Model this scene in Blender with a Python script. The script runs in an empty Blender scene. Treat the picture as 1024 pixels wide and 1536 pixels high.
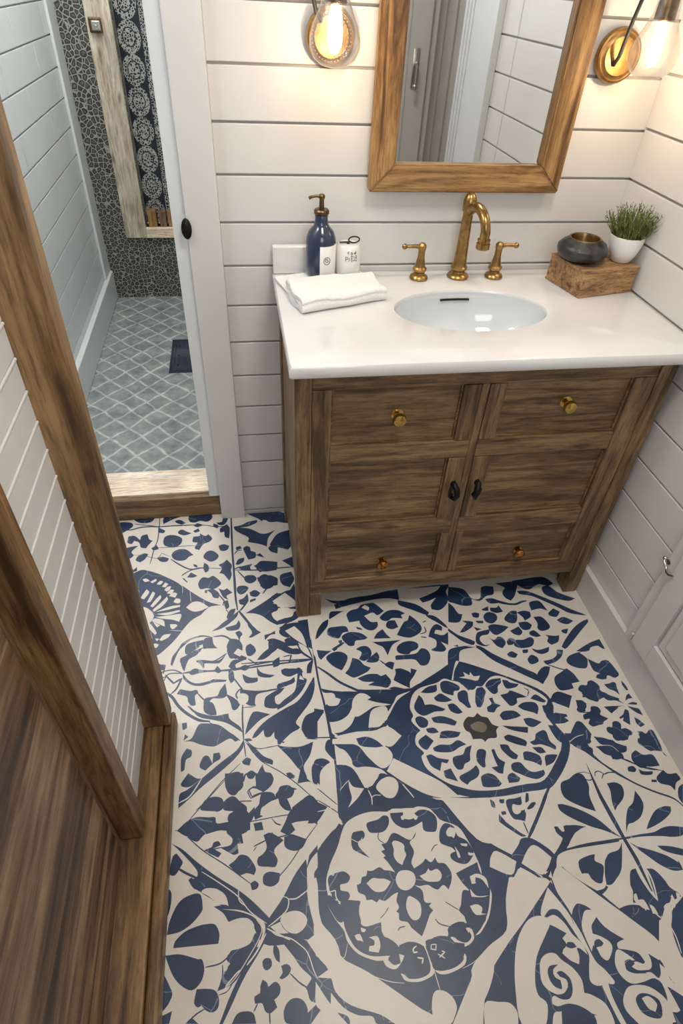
import bpy, bmesh, math, random
from mathutils import Vector, Matrix, Euler, noise
from mathutils.geometry import tessellate_polygon
random.seed(7)
S = bpy.context.scene
C = S.collection
PI = math.pi
# ---------------- camera ----------------
CAMP = (-1.021649365147729, -1.6092787412036333, 1.4502654337689247)
CR, CU, CF = Vector((0.9875746543466951, -0.1509176577546873, 0.04381966076825309)), Vector((0.0688966292360591, 0.6664049759194668, 0.7423999343680493)), Vector((0.14124289919112645, 0.7301563316493351, -0.6685223816600843))
cd = bpy.data.cameras.new('camera'); cam = bpy.data.objects.new('camera', cd); C.objects.link(cam)
cam.matrix_world = Matrix(((CR.x, CU.x, -CF.x, CAMP[0]), (CR.y, CU.y, -CF.y, CAMP[1]), (CR.z, CU.z, -CF.z, CAMP[2]), (0, 0, 0, 1)))
cd.sensor_fit = 'VERTICAL'; cd.sensor_height = 36; cd.lens = 897.644 / 1536 * 36; cd.clip_start = .02
S.camera = cam
# ---------------- view, world, lights ----------------
S.view_settings.view_transform = 'Standard'; S.view_settings.look = 'None'
S.view_settings.exposure = EXPO = 0.0
S.view_settings.gamma = 1; S.view_settings.use_curve_mapping = False
w = bpy.data.worlds.new('world'); S.world = w; w.use_nodes = True
w.node_tree.nodes['Background'].inputs[0].default_value = (.75, .86, 1, 1)
w.node_tree.nodes['Background'].inputs[1].default_value = 1.0
def area(name, loc, rot, sx, sy, power, col):
    l = bpy.data.lights.new(name, 'AREA'); l.shape = 'RECTANGLE'; l.size = sx; l.size_y = sy; l.energy = power; l.color = col
    o = bpy.data.objects.new(name, l); C.objects.link(o); o.location = loc; o.rotation_euler = rot
    return o
area('daylight_fill', (-.80, -1.94, 1.62), (math.radians(78), 0, 0), .62, .75, 6, (.93, .96, 1))  # soft fill from behind the camera, added together with an unseen window
area('ceiling_fill', (-.62, -1.0, 2.33), (0, 0, 0), .36, .36, 11, (1, .96, .90))  # added overhead fill for the bathroom, its fixture is out of view
area('shower_fill', (-1.45, .95, 2.33), (0, 0, 0), .5, .9, 14, (1, .985, .96))  # added to light the shower interior from an unseen fixture
area('hall_fill', (-1.75, -.45, 2.33), (0, 0, 0), .35, .35, 9, (.9, .95, 1))  # added out of view to brighten the floor at the left
# ---------------- materials ----------------
def mat(name):
    m = bpy.data.materials.new(name); m.use_nodes = True
    nt = m.node_tree; b = nt.nodes['Principled BSDF']
    return m, nt, b
def L(nt, a, b): nt.links.new(a, b)
# node math helper
def mth(nt, op, a, b_=None, c_=None):
    n = nt.nodes.new('ShaderNodeMath'); n.operation = op
    for i, v_ in enumerate((a, b_, c_)):
        if v_ is None: continue
        if isinstance(v_, (int, float)): n.inputs[i].default_value = v_
        else: L(nt, v_, n.inputs[i])
    return n.outputs[0]
def plain(name, col, rough=.5, metal=0, var=.06, nscale=30, bump=0.0, coat=0, spec=None):
    m, nt, b = mat(name)
    tc = nt.nodes.new('ShaderNodeTexCoord'); n = nt.nodes.new('ShaderNodeTexNoise')
    n.inputs['Scale'].default_value = nscale; n.inputs['Detail'].default_value = 4
    L(nt, tc.outputs['Object'], n.inputs['Vector'])
    r = nt.nodes.new('ShaderNodeValToRGB')
    r.color_ramp.elements[0].position = .3; r.color_ramp.elements[1].position = .7
    r.color_ramp.elements[0].color = (*[c * (1 - var) for c in col], 1); r.color_ramp.elements[1].color = (*[min(1, c * (1 + var)) for c in col], 1)
    L(nt, n.outputs['Fac'], r.inputs[0]); L(nt, r.outputs[0], b.inputs['Base Color'])
    b.inputs['Roughness'].default_value = rough; b.inputs['Metallic'].default_value = metal; b.inputs['Coat Weight'].default_value = coat
    if bump:
        bp = nt.nodes.new('ShaderNodeBump'); bp.inputs['Strength'].default_value = bump; bp.inputs['Distance'].default_value = .002
        L(nt, n.outputs['Fac'], bp.inputs['Height']); L(nt, bp.outputs[0], b.inputs['Normal'])
    return m
def wood(name, axis, dark, mid, light, sc=1.0, rough=.5, knots=True):
    m, nt, b = mat(name)
    tc = nt.nodes.new('ShaderNodeTexCoord'); mp = nt.nodes.new('ShaderNodeMapping')
    oi = nt.nodes.new('ShaderNodeObjectInfo'); cx = nt.nodes.new('ShaderNodeCombineXYZ'); mu = nt.nodes.new('ShaderNodeMath'); mu.operation = 'MULTIPLY'; mu.inputs[1].default_value = 9
    L(nt, oi.outputs['Random'], mu.inputs[0]); [L(nt, mu.outputs[0], cx.inputs[i]) for i in range(3)]
    L(nt, tc.outputs['Object'], mp.inputs['Vector']); L(nt, cx.outputs[0], mp.inputs['Location'])
    s = [1, 1, 1]; s['xyz'.index(axis)] = .09
    mp.inputs['Scale'].default_value = [v * sc for v in s]
    n1 = nt.nodes.new('ShaderNodeTexNoise'); n1.inputs['Scale'].default_value = 40; n1.inputs['Detail'].default_value = 8; n1.inputs['Roughness'].default_value = .62; n1.inputs['Distortion'].default_value = .8
    n2 = nt.nodes.new('ShaderNodeTexNoise'); n2.inputs['Scale'].default_value = 230; n2.inputs['Detail'].default_value = 8; n2.inputs['Roughness'].default_value = .7
    n3 = nt.nodes.new('ShaderNodeTexNoise'); n3.inputs['Scale'].default_value = 9; n3.inputs['Detail'].default_value = 2
    for n in (n1, n2): L(nt, mp.outputs[0], n.inputs['Vector'])
    L(nt, tc.outputs['Object'], n3.inputs['Vector'])
    r = nt.nodes.new('ShaderNodeValToRGB'); e = r.color_ramp.elements
    e[0].position = .36; e[0].color = (*dark, 1); e[1].position = .63; e[1].color = (*light, 1); k = e.new(.48); k.color = (*mid, 1)
    L(nt, n1.outputs['Fac'], r.inputs[0])
    mx = nt.nodes.new('ShaderNodeMix'); mx.data_type = 'RGBA'; mx.blend_type = 'MULTIPLY'
    r2 = nt.nodes.new('ShaderNodeValToRGB'); e = r2.color_ramp.elements; e[0].position = .38; e[0].color = (.45, .41, .37, 1); e[1].position = .52; e[1].color = (1.1, 1.1, 1.1, 1)
    L(nt, n2.outputs['Fac'], r2.inputs[0]); mx.inputs['Factor'].default_value = .7
    L(nt, r.outputs[0], mx.inputs['A']); L(nt, r2.outputs[0], mx.inputs['B'])
    mx2 = nt.nodes.new('ShaderNodeMix'); mx2.data_type = 'RGBA'; mx2.blend_type = 'MULTIPLY'
    r3 = nt.nodes.new('ShaderNodeValToRGB'); e = r3.color_ramp.elements; e[0].position = .35; e[0].color = (.72, .68, .64, 1); e[1].position = .65; e[1].color = (1.15, 1.12, 1.05, 1)
    L(nt, n3.outputs['Fac'], r3.inputs[0]); mx2.inputs['Factor'].default_value = .6
    L(nt, mx.outputs['Result'], mx2.inputs['A']); L(nt, r3.outputs[0], mx2.inputs['B'])
    last = mx2.outputs['Result']
    if knots:
        v = nt.nodes.new('ShaderNodeTexVoronoi'); v.inputs['Scale'].default_value = 1
        m3 = nt.nodes.new('ShaderNodeMapping'); s = [13, 13, 13]; s['xyz'.index(axis)] = 6; m3.inputs['Scale'].default_value = s
        L(nt, tc.outputs['Object'], m3.inputs['Vector']); L(nt, cx.outputs[0], m3.inputs['Location']); L(nt, m3.outputs[0], v.inputs['Vector'])
        r4 = nt.nodes.new('ShaderNodeValToRGB'); e = r4.color_ramp.elements; e[0].position = .05; e[0].color = (.32, .26, .2, 1); e[1].position = .17; e[1].color = (1, 1, 1, 1)
        L(nt, v.outputs['Distance'], r4.inputs[0])
        m4 = nt.nodes.new('ShaderNodeMix'); m4.data_type = 'RGBA'; m4.blend_type = 'MULTIPLY'; m4.inputs['Factor'].default_value = .7
        L(nt, last, m4.inputs['A']); L(nt, r4.outputs[0], m4.inputs['B']); last = m4.outputs['Result']
    L(nt, last, b.inputs['Base Color'])
    b.inputs['Roughness'].default_value = rough
    bp = nt.nodes.new('ShaderNodeBump'); bp.inputs['Strength'].default_value = .35; bp.inputs['Distance'].default_value = .0015
    L(nt, n2.outputs['Fac'], bp.inputs['Height']); L(nt, bp.outputs[0], b.inputs['Normal'])
    return m
VD, VM, VL = (.080, .047, .021), (.172, .107, .051), (.285, .188, .096)
M = {}
for ax in 'xyz':
    M['van_' + ax] = wood('weathered brown wood ' + ax, ax, VD, VM, VL, 1.0, .5)
    M['rust_' + ax] = wood('rustic amber wood ' + ax, ax, (.085, .036, .010), (.26, .135, .042), (.42, .25, .10), .8, .5)
    M['post_' + ax] = wood('brown timber ' + ax, ax, (.058, .028, .010), (.175, .095, .036), (.31, .19, .085), .7, .42)
M['panel_y'] = wood('dark door planks', 'y', (.035, .018, .009), (.15, .083, .042), (.34, .225, .135), .42, .4)
M['block_x'] = wood('warm block wood', 'x', (.15, .07, .025), (.34, .19, .085), (.46, .29, .15), 1.6, .6)
M['pale_z'] = wood('bleached pale wood', 'z', (.44, .36, .26), (.56, .49, .39), (.66, .60, .50), .7, .6)
M['sill_x'] = wood('blond wood', 'x', (.74, .57, .42), (.86, .72, .57), (.92, .83, .72), .8, .45, False)
M['paint'] = plain('white painted boards', (.68, .66, .635), .42, var=.02, nscale=6)
M['paintc'] = plain('cool white painted boards', (.70, .715, .71), .35, var=.03, nscale=5)
M['trim'] = plain('white trim paint', (.66, .64, .615), .35, var=.02, nscale=8)
M['groove'] = plain('shadow gap backing', (.44, .43, .415), .8)
M['taupe'] = plain('taupe painted door', (.36, .33, .30), .45, var=.05, nscale=4)
M['greydoor'] = plain('grey painted door', (.56, .55, .53), .4, var=.04, nscale=4)
M['ceil'] = plain('ceiling paint', (.82, .82, .8), .8, var=.01)
M['quartz'] = plain('white polished counter', (.72, .70, .675), .12, var=.02, nscale=9, coat=.3)
M['porcelain'] = plain('white porcelain', (.66, .69, .70), .06, var=.01, coat=.5)
M['brass'] = plain('aged brass', (.36, .225, .085), .30, 1, var=.35, nscale=60)
M['brassd'] = plain('dark antique brass', (.15, .10, .055), .36, 1, var=.35, nscale=90)
M['brightbrass'] = plain('polished brass', (.66, .44, .13), .16, 1, var=.15, nscale=70)
M['amber'] = plain('amber bronze', (.42, .20, .05), .16, 1, var=.4, nscale=120)
M['black'] = plain('black iron', (.012, .011, .012), .4, .6)
M['chrome'] = plain('aged silver metal', (.55, .55, .53), .22, 1, var=.1)
M['blueglaze'] = plain('navy glazed ceramic', (.020, .034, .070), .18, var=.25, nscale=25, coat=.5)
M['whiteceramic'] = plain('white ceramic', (.80, .78, .75), .3, var=.02)
M['ink'] = plain('dark ink', (.02, .02, .022), .6)
M['towel'] = plain('white terry cloth', (.80, .78, .75), .95, var=.04, nscale=260, bump=.8)
M['stonejar'] = plain('charcoal stoneware', (.026, .027, .026), .38, var=.95, nscale=45, bump=.3)
M['copper'] = plain('copper lining', (.26, .16, .07), .3, 1, var=.3, nscale=50)
M['soil'] = plain('potting soil', (.03, .02, .012), .9, var=.5, nscale=200)
def leafmat(name, a, b_):
    m, nt, b = mat(name)
    oi = nt.nodes.new('ShaderNodeTexCoord'); n = nt.nodes.new('ShaderNodeTexNoise'); n.inputs['Scale'].default_value = 55
    L(nt, oi.outputs['Object'], n.inputs['Vector']); r = nt.nodes.new('ShaderNodeValToRGB'); e = r.color_ramp.elements
    e[0].position = .35; e[1].position = .65; e[0].color = (*a, 1); e[1].color = (*b_, 1)
    L(nt, n.outputs['Fac'], r.inputs[0]); L(nt, r.outputs[0], b.inputs['Base Color']); b.inputs['Roughness'].default_value = .6
    return m
M['brassp'] = plain('aged brass plate', (.34, .20, .075), .42, 1, var=.3, nscale=50)
M['leaf'] = leafmat('green herb leaves', (.05, .072, .014), (.20, .23, .06))
def emis(name, col, st):
    m, nt, b = mat(name); b.inputs['Base Color'].default_value = (*col, 1)
    b.inputs['Emission Color'].default_value = (*col, 1); b.inputs['Emission Strength'].default_value = st
    return m
M['bulb'] = emis('glowing bulb', (1, .80, .52), 14)
M['filldisc'] = emis('fill lamp diffuser', (1, .95, .88), 5)  # glow of the added bathroom fixture
M['fillcool'] = emis('cool fill lamp diffuser', (.88, .95, 1), 5)  # glow of the added shower and hall fixtures
m, nt, b = mat('silvered mirror'); b.inputs['Metallic'].default_value = 1; b.inputs['Roughness'].default_value = .015
n = nt.nodes.new('ShaderNodeTexNoise'); r = nt.nodes.new('ShaderNodeValToRGB'); r.color_ramp.elements[0].color = (.84, .86, .86, 1); r.color_ramp.elements[1].color = (.88, .90, .90, 1)
L(nt, n.outputs['Fac'], r.inputs[0]); L(nt, r.outputs[0], b.inputs['Base Color']); M['mirror'] = m
def thin_glass(name, bump=0):
    m, nt, b = mat(name); nt.nodes.remove(b); out = nt.nodes['Material Output']
    t = nt.nodes.new('ShaderNodeBsdfTransparent'); t.inputs[0].default_value = (.97, .96, .94, 1)
    g = nt.nodes.new('ShaderNodeBsdfGlossy'); g.inputs['Roughness'].default_value = .05
    fr = nt.nodes.new('ShaderNodeLayerWeight'); fr.inputs['Blend'].default_value = .28
    mx = nt.nodes.new('ShaderNodeMixShader')
    L(nt, fr.outputs['Facing'], mx.inputs[0]); L(nt, t.outputs[0], mx.inputs[1]); L(nt, g.outputs[0], mx.inputs[2])
    n = nt.nodes.new('ShaderNodeTexNoise'); n.inputs['Scale'].default_value = 60
    bp = nt.nodes.new('ShaderNodeBump'); bp.inputs['Strength'].default_value = .3; bp.inputs['Distance'].default_value = .002
    L(nt, n.outputs['Fac'], bp.inputs['Height']); L(nt, bp.outputs[0], g.inputs['Normal'])
    L(nt, mx.outputs[0], out.inputs['Surface'])
    return m
M['glass'] = thin_glass('clear shade glass')
# tile glaze for the floor: base cream, navy and the little dark flower heart
def glaze(name, a, b_, rough, wear=False):
    m, nt, b = mat(name)
    g = nt.nodes.new('ShaderNodeTexCoord')
    n = nt.nodes.new('ShaderNodeTexNoise'); n.inputs['Scale'].default_value = 7; n.inputs['Detail'].default_value = 7; n.inputs['Roughness'].default_value = .65
    L(nt, g.outputs['Object'], n.inputs['Vector'])
    r = nt.nodes.new('ShaderNodeValToRGB'); e = r.color_ramp.elements; e[0].position = .32; e[1].position = .70
    e[0].color = (*a, 1); e[1].color = (*b_, 1); L(nt, n.outputs['Fac'], r.inputs[0]); L(nt, r.outputs[0], b.inputs['Base Color'])
    b.inputs['Roughness'].default_value = rough
    if wear:
        n0 = nt.nodes.new('ShaderNodeTexNoise'); n0.inputs['Scale'].default_value = 9; L(nt, g.outputs['Object'], n0.inputs['Vector'])
        ad = nt.nodes.new('ShaderNodeVectorMath'); ad.operation = 'MULTIPLY_ADD'; ad.inputs[1].default_value = (.12, .12, 0); L(nt, n0.outputs['Color'], ad.inputs[0]); L(nt, g.outputs['Object'], ad.inputs[2])
        vo = nt.nodes.new('ShaderNodeTexVoronoi'); vo.feature = 'DISTANCE_TO_EDGE'; vo.inputs['Scale'].default_value = 8; L(nt, ad.outputs[0], vo.inputs['Vector'])
        a_ = mth(nt, 'LESS_THAN', vo.outputs['Distance'], .006); b2 = mth(nt, 'GREATER_THAN', n.outputs['Fac'], .50)
        mx = nt.nodes.new('ShaderNodeMix'); mx.data_type = 'RGBA'; mx.inputs['B'].default_value = (.30, .33, .38, 1); L(nt, r.outputs[0], mx.inputs['A'])
        L(nt, mth(nt, 'MULTIPLY', mth(nt, 'MULTIPLY', a_, b2), .55), mx.inputs['Factor']); L(nt, mx.outputs['Result'], b.inputs['Base Color'])
    return m
M['cream'] = glaze('cream tile glaze', (.66, .60, .52), (.76, .70, .62), .36)
M['navy'] = glaze('navy tile glaze', (.012, .025, .060), (.030, .060, .130), .36, True)
M['heart'] = glaze('grey flower heart', (.03, .03, .03), (.05, .05, .05), .4)
M['heart2'] = glaze('brown flower heart', (.10, .08, .06), (.30, .25, .18), .4)
# pebble mosaic
m, nt, b = mat('pebble mosaic'); tc = nt.nodes.new('ShaderNodeTexCoord')
v = nt.nodes.new('ShaderNodeTexVoronoi'); v.feature = 'DISTANCE_TO_EDGE'; v.inputs['Scale'].default_value = 44
L(nt, tc.outputs['Object'], v.inputs['Vector']); r = nt.nodes.new('ShaderNodeValToRGB'); e = r.color_ramp.elements
e[0].position = .045; e[0].color = (.36, .345, .29, 1); e[1].position = .10; e[1].color = (.028, .030, .027, 1); k = e.new(.22); k.color = (.035, .037, .033, 1); k = e.new(.42); k.color = (.16, .16, .14, 1)
L(nt, v.outputs['Distance'], r.inputs[0]); L(nt, r.outputs[0], b.inputs['Base Color']); b.inputs['Roughness'].default_value = .4
bp = nt.nodes.new('ShaderNodeBump'); bp.inputs['Strength'].default_value = .5; bp.inputs['Distance'].default_value = .004; r5 = nt.nodes.new('ShaderNodeMath'); r5.operation = 'MINIMUM'; r5.inputs[1].default_value = .3
L(nt, v.outputs['Distance'], r5.inputs[0]); L(nt, r5.outputs[0], bp.inputs['Height']); L(nt, bp.outputs[0], b.inputs['Normal']); M['pebble'] = m
# damask in the niche: a chain of lace ovals on navy
m, nt, b = mat('damask tile'); tc = nt.nodes.new('ShaderNodeTexCoord'); sp = nt.nodes.new('ShaderNodeSeparateXYZ'); L(nt, tc.outputs['Object'], sp.inputs[0])
zz = mth(nt, 'SUBTRACT', mth(nt, 'FRACT', mth(nt, 'DIVIDE', sp.outputs['Z'], .125)), .5)
xx = mth(nt, 'SUBTRACT', mth(nt, 'FRACT', mth(nt, 'DIVIDE', mth(nt, 'ADD', sp.outputs['X'], 1.53), .16)), .5)
d1 = mth(nt, 'SQRT', mth(nt, 'ADD', mth(nt, 'MULTIPLY', mth(nt, 'MULTIPLY', xx, 1.55), mth(nt, 'MULTIPLY', xx, 1.55)), mth(nt, 'MULTIPLY', zz, zz)))
ring = mth(nt, 'LESS_THAN', mth(nt, 'ABSOLUTE', mth(nt, 'SUBTRACT', d1, .40)), .10)
inner = mth(nt, 'LESS_THAN', d1, .26)
side = mth(nt, 'GREATER_THAN', mth(nt, 'ABSOLUTE', xx), .36)
v = nt.nodes.new('ShaderNodeTexVoronoi'); v.feature = 'DISTANCE_TO_EDGE'; v.inputs['Scale'].default_value = 85; L(nt, tc.outputs['Object'], v.inputs['Vector'])
lace = mth(nt, 'LESS_THAN', v.outputs['Distance'], .13)
lace2 = mth(nt, 'LESS_THAN', v.outputs['Distance'], .28)
al = mth(nt, 'MINIMUM', 1, mth(nt, 'ADD', mth(nt, 'MULTIPLY', ring, lace), mth(nt, 'ADD', mth(nt, 'MULTIPLY', inner, lace), mth(nt, 'MULTIPLY', side, mth(nt, 'LESS_THAN', v.outputs['Distance'], .10)))))
mx = nt.nodes.new('ShaderNodeMix'); mx.data_type = 'RGBA'; mx.inputs['A'].default_value = (.012, .018, .03, 1); mx.inputs['B'].default_value = (.42, .42, .38, 1)
L(nt, al, mx.inputs['Factor']); L(nt, mx.outputs['Result'], b.inputs['Base Color']); b.inputs['Roughness'].default_value = .3; M['damask'] = m
# shower floor: soft blue-grey lozenges
m, nt, b = mat('lozenge tile'); tc = nt.nodes.new('ShaderNodeTexCoord'); n = nt.nodes.new('ShaderNodeTexNoise'); n.inputs['Scale'].default_value = 6; n.inputs['Detail'].default_value = 3
L(nt, tc.outputs['Object'], n.inputs['Vector']); ad = nt.nodes.new('ShaderNodeVectorMath'); ad.operation = 'MULTIPLY_ADD'; ad.inputs[1].default_value = (.05, .05, .05); L(nt, n.outputs['Color'], ad.inputs[0]); L(nt, tc.outputs['Object'], ad.inputs[2])
sp = nt.nodes.new('ShaderNodeSeparateXYZ'); L(nt, ad.outputs[0], sp.inputs[0])
a1 = mth(nt, 'DIVIDE', sp.outputs['X'], .12); a2 = mth(nt, 'DIVIDE', sp.outputs['Y'], .135)
def tri(x): return mth(nt, 'ABSOLUTE', mth(nt, 'SUBTRACT', mth(nt, 'FRACT', x), .5))
g1 = mth(nt, 'SUBTRACT', .5, tri(mth(nt, 'ADD', a1, a2))); g2 = mth(nt, 'SUBTRACT', .5, tri(mth(nt, 'SUBTRACT', a1, a2)))
ed = mth(nt, 'MINIMUM', g1, g2)
r = nt.nodes.new('ShaderNodeValToRGB'); e = r.color_ramp.elements; e[0].position = .02; e[0].color = (.50, .51, .49, 1); e[1].position = .085; e[1].color = (.265, .290, .290, 1)
L(nt, ed, r.inputs[0]); n2 = nt.nodes.new('ShaderNodeTexNoise'); n2.inputs['Scale'].default_value = 14; n2.inputs['Detail'].default_value = 9; n2.inputs['Roughness'].default_value = .7; L(nt, tc.outputs['Object'], n2.inputs['Vector'])
r2 = nt.nodes.new('ShaderNodeValToRGB'); e = r2.color_ramp.elements; e[0].position = .36; e[0].color = (.55, .62, .65, 1); e[1].position = .64; e[1].color = (1.45, 1.4, 1.32, 1); L(nt, n2.outputs['Fac'], r2.inputs[0])
mx = nt.nodes.new('ShaderNodeMix'); mx.data_type = 'RGBA'; mx.blend_type = 'MULTIPLY'; mx.inputs['Factor'].default_value = .75; L(nt, r.outputs[0], mx.inputs['A']); L(nt, r2.outputs[0], mx.inputs['B'])
L(nt, mx.outputs['Result'], b.inputs['Base Color']); b.inputs['Roughness'].default_value = .4; M['lozenge'] = m
# ---------------- mesh helpers ----------------
def bm_new(): return bmesh.new()
def box(bm, a, b_, bev=0, rot=None, seg=2):
    vs = bmesh.ops.create_cube(bm, size=1)['verts']
    c = (Vector(a) + Vector(b_)) / 2; d = Vector([abs(b_[i] - a[i]) for i in range(3)])
    for v in vs: v.co = Vector((v.co.x * d.x, v.co.y * d.y, v.co.z * d.z))
    if bev:
        es = list({e for v in vs for e in v.link_edges})
        rr = bmesh.ops.bevel(bm, geom=es, offset=min(bev, min(d) * .45), segments=seg, affect='EDGES', profile=.6)
        vs = list({v for f in rr['faces'] for v in f.verts} | {v for v in vs if v.is_valid})
    for v in vs:
        v.co = c + (rot @ v.co if rot else v.co)
    return vs
def lathe(bm, prof, c=(0, 0, 0), n=40, mtx=None, sx=1, sy=1, ang=(0, 2 * PI)):
    full = abs(ang[1] - ang[0] - 2 * PI) < 1e-6; rings = []
    cnt = n if full else n + 1
    for r_, z in prof:
        ring = []
        if r_ < 1e-6 and full:
            ring = [bm.verts.new((0, 0, z))] * cnt
        else:
            for i in range(cnt):
                t = ang[0] + (ang[1] - ang[0]) * i / n
                ring.append(bm.verts.new((r_ * math.cos(t) * sx, r_ * math.sin(t) * sy, z)))
        rings.append(ring)
    for k in range(len(rings) - 1):
        for i in range(n):
            j = (i + 1) % cnt
            q = [rings[k][i], rings[k][j], rings[k + 1][j], rings[k + 1][i]]
            u_ = []
            for v in q:
                if v not in u_: u_.append(v)
            if len(u_) > 2:
                try: bm.faces.new(u_)
                except ValueError: pass
    vs = list({v for rr in rings for v in rr})
    for v in vs:
        v.co = (mtx @ v.co if mtx else v.co) + Vector(c)
    return vs
def tube(bm, pts, rad, n=14, cap=True):
    P = [Vector(p) for p in pts]; rs = rad if isinstance(rad, (list, tuple)) else [rad] * len(P)
    up = None; rings = []
    for i, p_ in enumerate(P):
        t = (P[min(i + 1, len(P) - 1)] - P[max(i - 1, 0)]).normalized()
        if up is None: up = t.orthogonal().normalized()
        up = (up - t * up.dot(t)).normalized(); s_ = t.cross(up)
        rings.append([bm.verts.new(p_ + (up * math.cos(2 * PI * k / n) + s_ * math.sin(2 * PI * k / n)) * rs[i]) for k in range(n)])
    for a, b_ in zip(rings, rings[1:]):
        for k in range(n): bm.faces.new([a[k], a[(k + 1) % n], b_[(k + 1) % n], b_[k]])
    if cap:
        bm.faces.new(rings[0][::-1]); bm.faces.new(rings[-1])
def sphere(bm, c, r_, sc=(1, 1, 1), seg=20):
    vs = bmesh.ops.create_uvsphere(bm, u_segments=seg, v_segments=seg // 2 + 2, radius=r_)['verts']
    for v in vs: v.co = Vector((v.co.x * sc[0], v.co.y * sc[1], v.co.z * sc[2])) + Vector(c)
    return vs
def arc(c, r_, a0, a1, n, u_, v_):
    return [Vector(c) + Vector(u_) * r_ * math.cos(a0 + (a1 - a0) * i / n) + Vector(v_) * r_ * math.sin(a0 + (a1 - a0) * i / n) for i in range(n + 1)]
def wpos(o):
    v = Vector((0, 0, 0))
    while o is not None: v += o.location; o = o.parent
    return v
def obj(name, bm, mt, parent=None, smooth=False, loc=None):
    """links a mesh built in world coordinates; its origin goes to loc (or the parent's)"""
    bmesh.ops.recalc_face_normals(bm, faces=bm.faces)
    me = bpy.data.meshes.new(name)
    org = Vector(loc) if loc is not None else (wpos(parent) if parent else Vector((0, 0, 0)))
    for v in bm.verts: v.co -= org
    bm.to_mesh(me); bm.free()
    for k in (mt if isinstance(mt, (list, tuple)) else [mt]): me.materials.append(M[k] if isinstance(k, str) else k)
    if smooth:
        for p_ in me.polygons: p_.use_smooth = True
        try: me.set_sharp_from_angle(angle=math.radians(38))
        except Exception: pass
    o = bpy.data.objects.new(name, me); C.objects.link(o)
    if parent: o.parent = parent; o.location = org - wpos(parent)
    else: o.location = org
    return o
def tag(o, label=None, cat=None, group=None, kind=None):
    if label: o['label'] = label
    if cat: o['category'] = cat
    if group: o['group'] = group
    if kind: o['kind'] = kind
    return o
def thing(name, label, cat, loc, group=None):
    o = bpy.data.objects.new(name, None); C.objects.link(o); o.location = loc; o.empty_display_size = .05
    return tag(o, label, cat, group)
def struct(name, bm, mt, label, parent=None, smooth=False):
    o = obj(name, bm, mt, parent, smooth)
    if not parent: tag(o, label, None, None, 'structure')
    return o
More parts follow.
